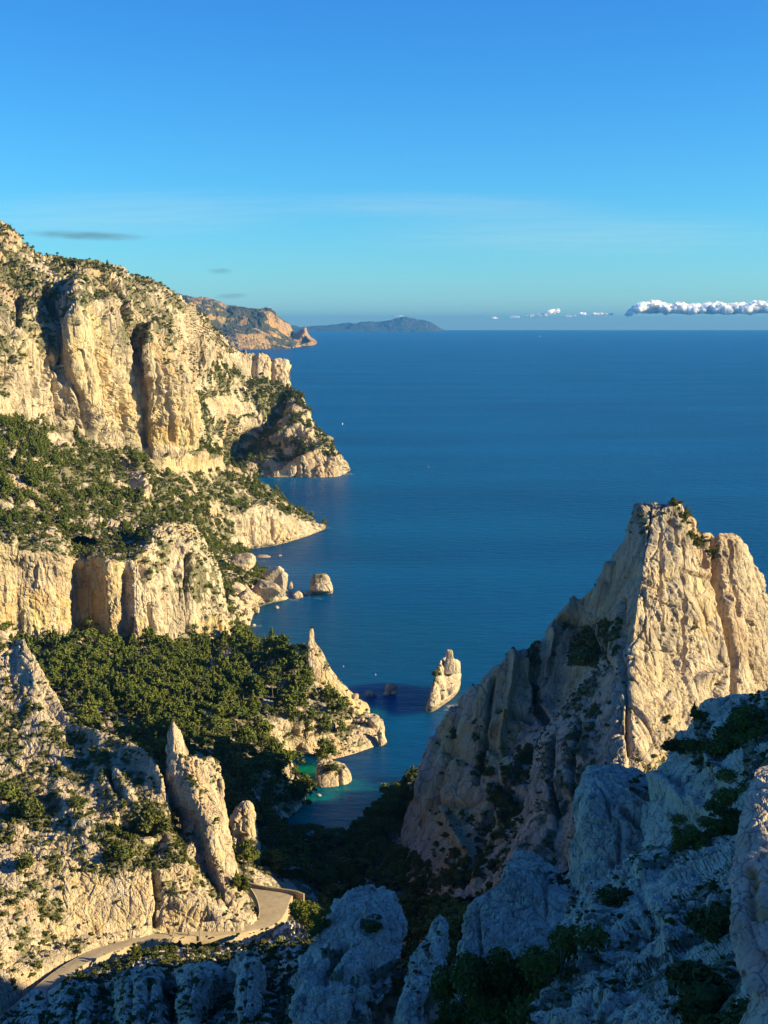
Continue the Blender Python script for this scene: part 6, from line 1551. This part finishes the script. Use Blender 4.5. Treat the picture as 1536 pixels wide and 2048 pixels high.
def ship():
    P = atz(1079, 674, 0.0)
    o = obj('motor_yacht', None, label='distant white motor yacht trailing a wake near the horizon', cat='boat')
    o.location = P; o.rotation_euler = (0, 0, math.pi)
    b = MB(); hull(b, 46, 10, 5.5); obj('hull', b.mesh('hull', M_HULL), o)
    c = MB(); hull(c, 26, 7.5, 4); k = obj('cabin', c.mesh('cabin', M_HULL), o); k.location = (-3, 0, 8)
    d = MB(); hull(d, 14, 6, 3.5); k = obj('bridge', d.mesh('bridge', M_HULL), o); k.location = (-2, 0, 13.5)
    w = MB()
    V = []
    for t in np.linspace(0, 1, 12):
        for s_ in (-1, 0, 1):
            V.append((-22 - 75 * t, s_ * (3 + 9 * t), 0.6 * (1 - t) * (1 if s_ == 0 else .4) + 0.05))
    w.add(V, grid_faces(12, 3)); obj('wake', w.mesh('wake', M_FOAM, True), o)
ship()
def buoy(px, py, lab):
    b = MB(); b.blob((0, 0, .1), (.32, .32, .28), k=14, m=9); b.tube([(0, 0, .4), (0, 0, .95)], [.06, .04], 6)
    o = obj('buoy', b.mesh('buoy', M_HULL, True), label=lab, cat='buoy', group='mooring buoys in the bay'); o.location = atz(px, py, 0)
buoy(687, 1333.5, 'white buoy right of the rock needle'); buoy(751, 1350, 'white buoy in mid bay above the small pale rock')
# lighthouse station on the far cape
def station():
    P = at(538, 617.6, 13150)
    o = obj('signal_station', None, label='tiny white signal station on top of the ochre cape', cat='building'); o.location = P; o.scale = (.5, .5, .5)
    b = MB()
    V = np.array([(x, y, z) for z in (-15, 14) for x, y in ((-26, -12), (26, -12), (26, 12), (-26, 12))], float)
    b.add(V, [(0, 1, 5, 4), (1, 2, 6, 5), (2, 3, 7, 6), (3, 0, 4, 7), (4, 5, 6, 7)]); obj('house', b.mesh('house', M_HULL), o)
    t = MB(); t.tube([(12, 0, 0), (12, 0, 38), (12, 0, 40)], [6, 5, .5], 10); obj('tower', t.mesh('tower', M_HULL), o)
station()

# ------------------------------------------------------------------ clouds
def cloud_mat():
    m, nt, b = node_mat('cumulus')
    b.inputs['Base Color'].default_value = (0.86, 0.86, 0.86, 1)
    b.inputs['Roughness'].default_value = 1.0
    b.inputs['Specular IOR Level'].default_value = 0.0
    b.subsurface_method = 'BURLEY'
    b.inputs['Subsurface Weight'].default_value = 1.0
    b.inputs['Subsurface Radius'].default_value = (1, 1, 1)
    b.inputs['Subsurface Scale'].default_value = 130.0
    tp = nt.nodes.new('ShaderNodeBsdfTransparent')
    lw = nt.nodes.new('ShaderNodeLayerWeight'); lw.inputs['Blend'].default_value = 0.5
    fr = ramp(nt, lw.outputs['Facing'], [(0.1, 0.2), (0.8, 1.0)])
    m2 = nt.nodes.new('ShaderNodeMixShader')
    nt.links.new(fr, m2.inputs[0]); nt.links.new(b.outputs[0], m2.inputs[1]); nt.links.new(tp.outputs[0], m2.inputs[2])
    out = [n for n in nt.nodes if n.type == 'OUTPUT_MATERIAL'][0]
    nt.links.new(m2.outputs[0], out.inputs[0])
    return m
M_CLOUD = cloud_mat()
def cumulus(name, blobs, D, lab, seed):
    """blobs: (px, py, radius in px); cauliflower heads D metres away."""
    rgb = np.random.default_rng(seed)
    b = MB()
    for (px, py, r) in blobs:
        c = at(px, py, D + rgb.uniform(-700, 700)); R = r * D / F
        k, m = 26, 15
        th = np.linspace(0, 2 * math.pi, k, endpoint=False); ph = np.linspace(0.05, math.pi - 0.05, m)
        Dd = np.array([[math.sin(p) * math.cos(t), math.sin(p) * math.sin(t), math.cos(p)] for p in ph for t in th])
        q = c / R + Dd
        f1, f2, ci, ti = worley(q * 2.3, seed)
        rr = 1 + 0.45 * (0.5 - f1) + 0.12 * fbm(q * 5.0, 3, seed)
        V = c + Dd * (R * rr)[:, None] * np.array((1.1, 1.1, 0.85))
        i = np.arange(k * m).reshape(m, k); j = np.roll(i, -1, axis=1)
        b.add(V, np.stack([i[:-1], i[1:], j[1:], j[:-1]], -1).reshape(-1, 4))
    o = obj(name, b.mesh(name, M_CLOUD, True), kind='structure', label=lab, cat='cloud')
rgc = np.random.default_rng(31)
bank = []
topx = [1232, 1250, 1268, 1285, 1305, 1322, 1338, 1352, 1375, 1400, 1425, 1445, 1480, 1505, 1530, 1560, 1600, 1650]
topy = [634, 622, 612, 602, 599, 604, 608, 602, 605, 605, 603, 601, 604, 600, 598, 600, 603, 606]
for x in np.arange(1256, 1655, 2.6):
    n1 = float(perlin(np.array([[x * .05, 3.3, 0]]))[0]); n2 = float(perlin(np.array([[x * .035, 8.3, 0]]))[0])
    ty = np.interp(x, topx, topy) + 6.0 * n1
    base = 631 + 4 * n2
    if rgc.random() < 0.8:
        bank.append((x, (ty + base) / 2 + 2, max(2.5, (base - ty) * 0.36) * min(1, .35 + (x - 1256) / 45)))
    for _ in range(6):
        r = rgc.uniform(1.6, 5.5)
        bank.append((x + rgc.uniform(-3, 3), ty + r + abs(rgc.normal()) * 6, r))
cumulus('cumulus_bank', bank, 66000, 'long bank of white cumulus low over the horizon at the right', 41)
for n, (x, y, w, h, lab) in enumerate([(1108, 623, 9, 6, 'bright lone cumulus puff left of the cloud bank'), (1085, 630, 8, 4, 'flat cloud scrap left of the bright lone puff'), (1165, 628, 6, 4, 'small cloud puff between the lone puff and the bank'), (1195, 628, 9, 4, 'low cloud scrap touching the left end of the bank'), (799, 632.5, 6, 2.2, 'small white cloud cap on the far mountain top'), (1062, 632, 10, 3, 'low cloud scrap left of the flat scrap'), (1140, 632, 10, 2.5, 'thin cloud scrap right of the lone puff'), (1215, 629, 9, 4, 'cloud scrap joining the left end of the bank'), (1030, 634, 9, 3, 'faint low cloud scrap left of centre over the horizon'), (990, 636, 8, 2.5, 'faintest low cloud scrap over the open horizon')]):
    bl = [(x + rgc.uniform(-w, w), y + rgc.uniform(-h * .4, h * .4), rgc.uniform(.45, .8) * h) for _ in range(22)]
    cumulus('cumulus_puff', bl, 66000, lab, 50 + n)

def veil_mat(name, col, dens, stretch):
    m = bpy.data.materials.new(name); m.use_nodes = True
    nt = m.node_tree; nt.nodes.clear()
    out = nt.nodes.new('ShaderNodeOutputMaterial'); v = nt.nodes.new('ShaderNodeVolumePrincipled')
    v.inputs['Color'].default_value = (*col, 1)
    tc = nt.nodes.new('ShaderNodeTexCoord')
    ln = nt.nodes.new('ShaderNodeVectorMath'); ln.operation = 'LENGTH'; nt.links.new(tc.outputs['Object'], ln.inputs[0])
    mp = nt.nodes.new('ShaderNodeMapping'); mp.inputs['Scale'].default_value = stretch; nt.links.new(tc.outputs['Object'], mp.inputs[0])
    nz = noise(nt, mp.outputs[0], 1.0, 4, 0.6)
    mr = N_(nt, 'ShaderNodeMapRange'); mr.inputs['From Min'].default_value = 1.0; mr.inputs['From Max'].default_value = 0.2; mr.inputs['To Min'].default_value = 0; mr.inputs['To Max'].default_value = 1
    mr.interpolation_type = 'SMOOTHSTEP'
    nt.links.new(ln.outputs['Value'], mr.inputs['Value'])
    rr = ramp(nt, nz, [(0.3, 0.0), (0.65, 1.0)])
    mu = N_(nt, 'ShaderNodeMath', operation='MULTIPLY'); nt.links.new(mr.outputs[0], mu.inputs[0]); nt.links.new(rr, mu.inputs[1])
    m2 = N_(nt, 'ShaderNodeMath', operation='MULTIPLY'); m2.inputs[1].default_value = dens; nt.links.new(mu.outputs[0], m2.inputs[0])
    nt.links.new(m2.outputs[0], v.inputs['Density'])
    nt.links.new(v.outputs[0], out.inputs['Volume'])
    return m
M_VEIL = veil_mat('dark_cloud_veil', (0.15, 0.27, 0.36), 0.0009, (5.0, 2.5, 1.5))
M_CIRRUS = veil_mat('cirrus_veil', (0.9, 0.95, 1.0), 0.00007, (2.2, 1.6, 9.0))
def veil(name, px, py, w, h, D, depth, tilt, mat, lab):
    b = MB(); b.blob((0, 0, 0), (1, 1, 1), k=24, m=14)
    o = obj(name, b.mesh(name, mat, True), kind='structure', label=lab, cat='cloud')
    o.location = at(px, py, D); o.scale = (w / 2 * D / F, depth, h / 2 * D / F); o.rotation_euler = (0, tilt, 0)
veil('cloud_streak', 172, 471, 300, 22, 58000, 1500, 0.035, M_VEIL, 'long thin grey cloud streak above the left ridge')
veil('cloud_streak', 440, 542, 66, 17, 58000, 700, 0.0, M_VEIL, 'small ragged grey cloud above the ochre cape')
veil('cloud_streak', 462, 592, 90, 16, 58000, 700, -0.05, M_VEIL, 'thin grey cloud just over the ochre cape skyline')
veil('cirrus', 880, 412, 900, 70, 60000, 2500, 0.015, M_CIRRUS, 'faint pale cirrus streak across the middle of the sky')
veil('cirrus', 250, 430, 1000, 130, 60000, 2500, -0.03, M_CIRRUS, 'faint pale cirrus veil over the left ridge')

veil('cirrus', 1150, 470, 1100, 120, 60000, 2500, 0.0, M_CIRRUS, 'faint pale cirrus band right of centre below the streak')
# ------------------------------------------------------------------ air
def haze():
    x0, x1, y0, y1, z0, z1 = -29500, 29500, -1200, 50500, -60.0, 470.0
    V = np.array([(x, y, z) for z in (z0, z1) for x, y in ((x0, y0), (x1, y0), (x1, y1), (x0, y1))], float)
    Fc = [(0, 3, 2, 1), (4, 5, 6, 7), (0, 1, 5, 4), (1, 2, 6, 5), (2, 3, 7, 6), (3, 0, 4, 7)]
    m = bpy.data.materials.new('sea_air'); m.use_nodes = True
    nt = m.node_tree; nt.nodes.clear()
    out = nt.nodes.new('ShaderNodeOutputMaterial'); v = nt.nodes.new('ShaderNodeVolumePrincipled')
    v.inputs['Color'].default_value = (0.06, 0.29, 0.70, 1)
    v.inputs['Density'].default_value = HAZE
    nt.links.new(v.outputs[0], out.inputs['Volume'])
    o = obj('haze', new_mesh('haze', V, Fc, m, False), kind='stuff')
HAZE = 2.35e-5
haze()
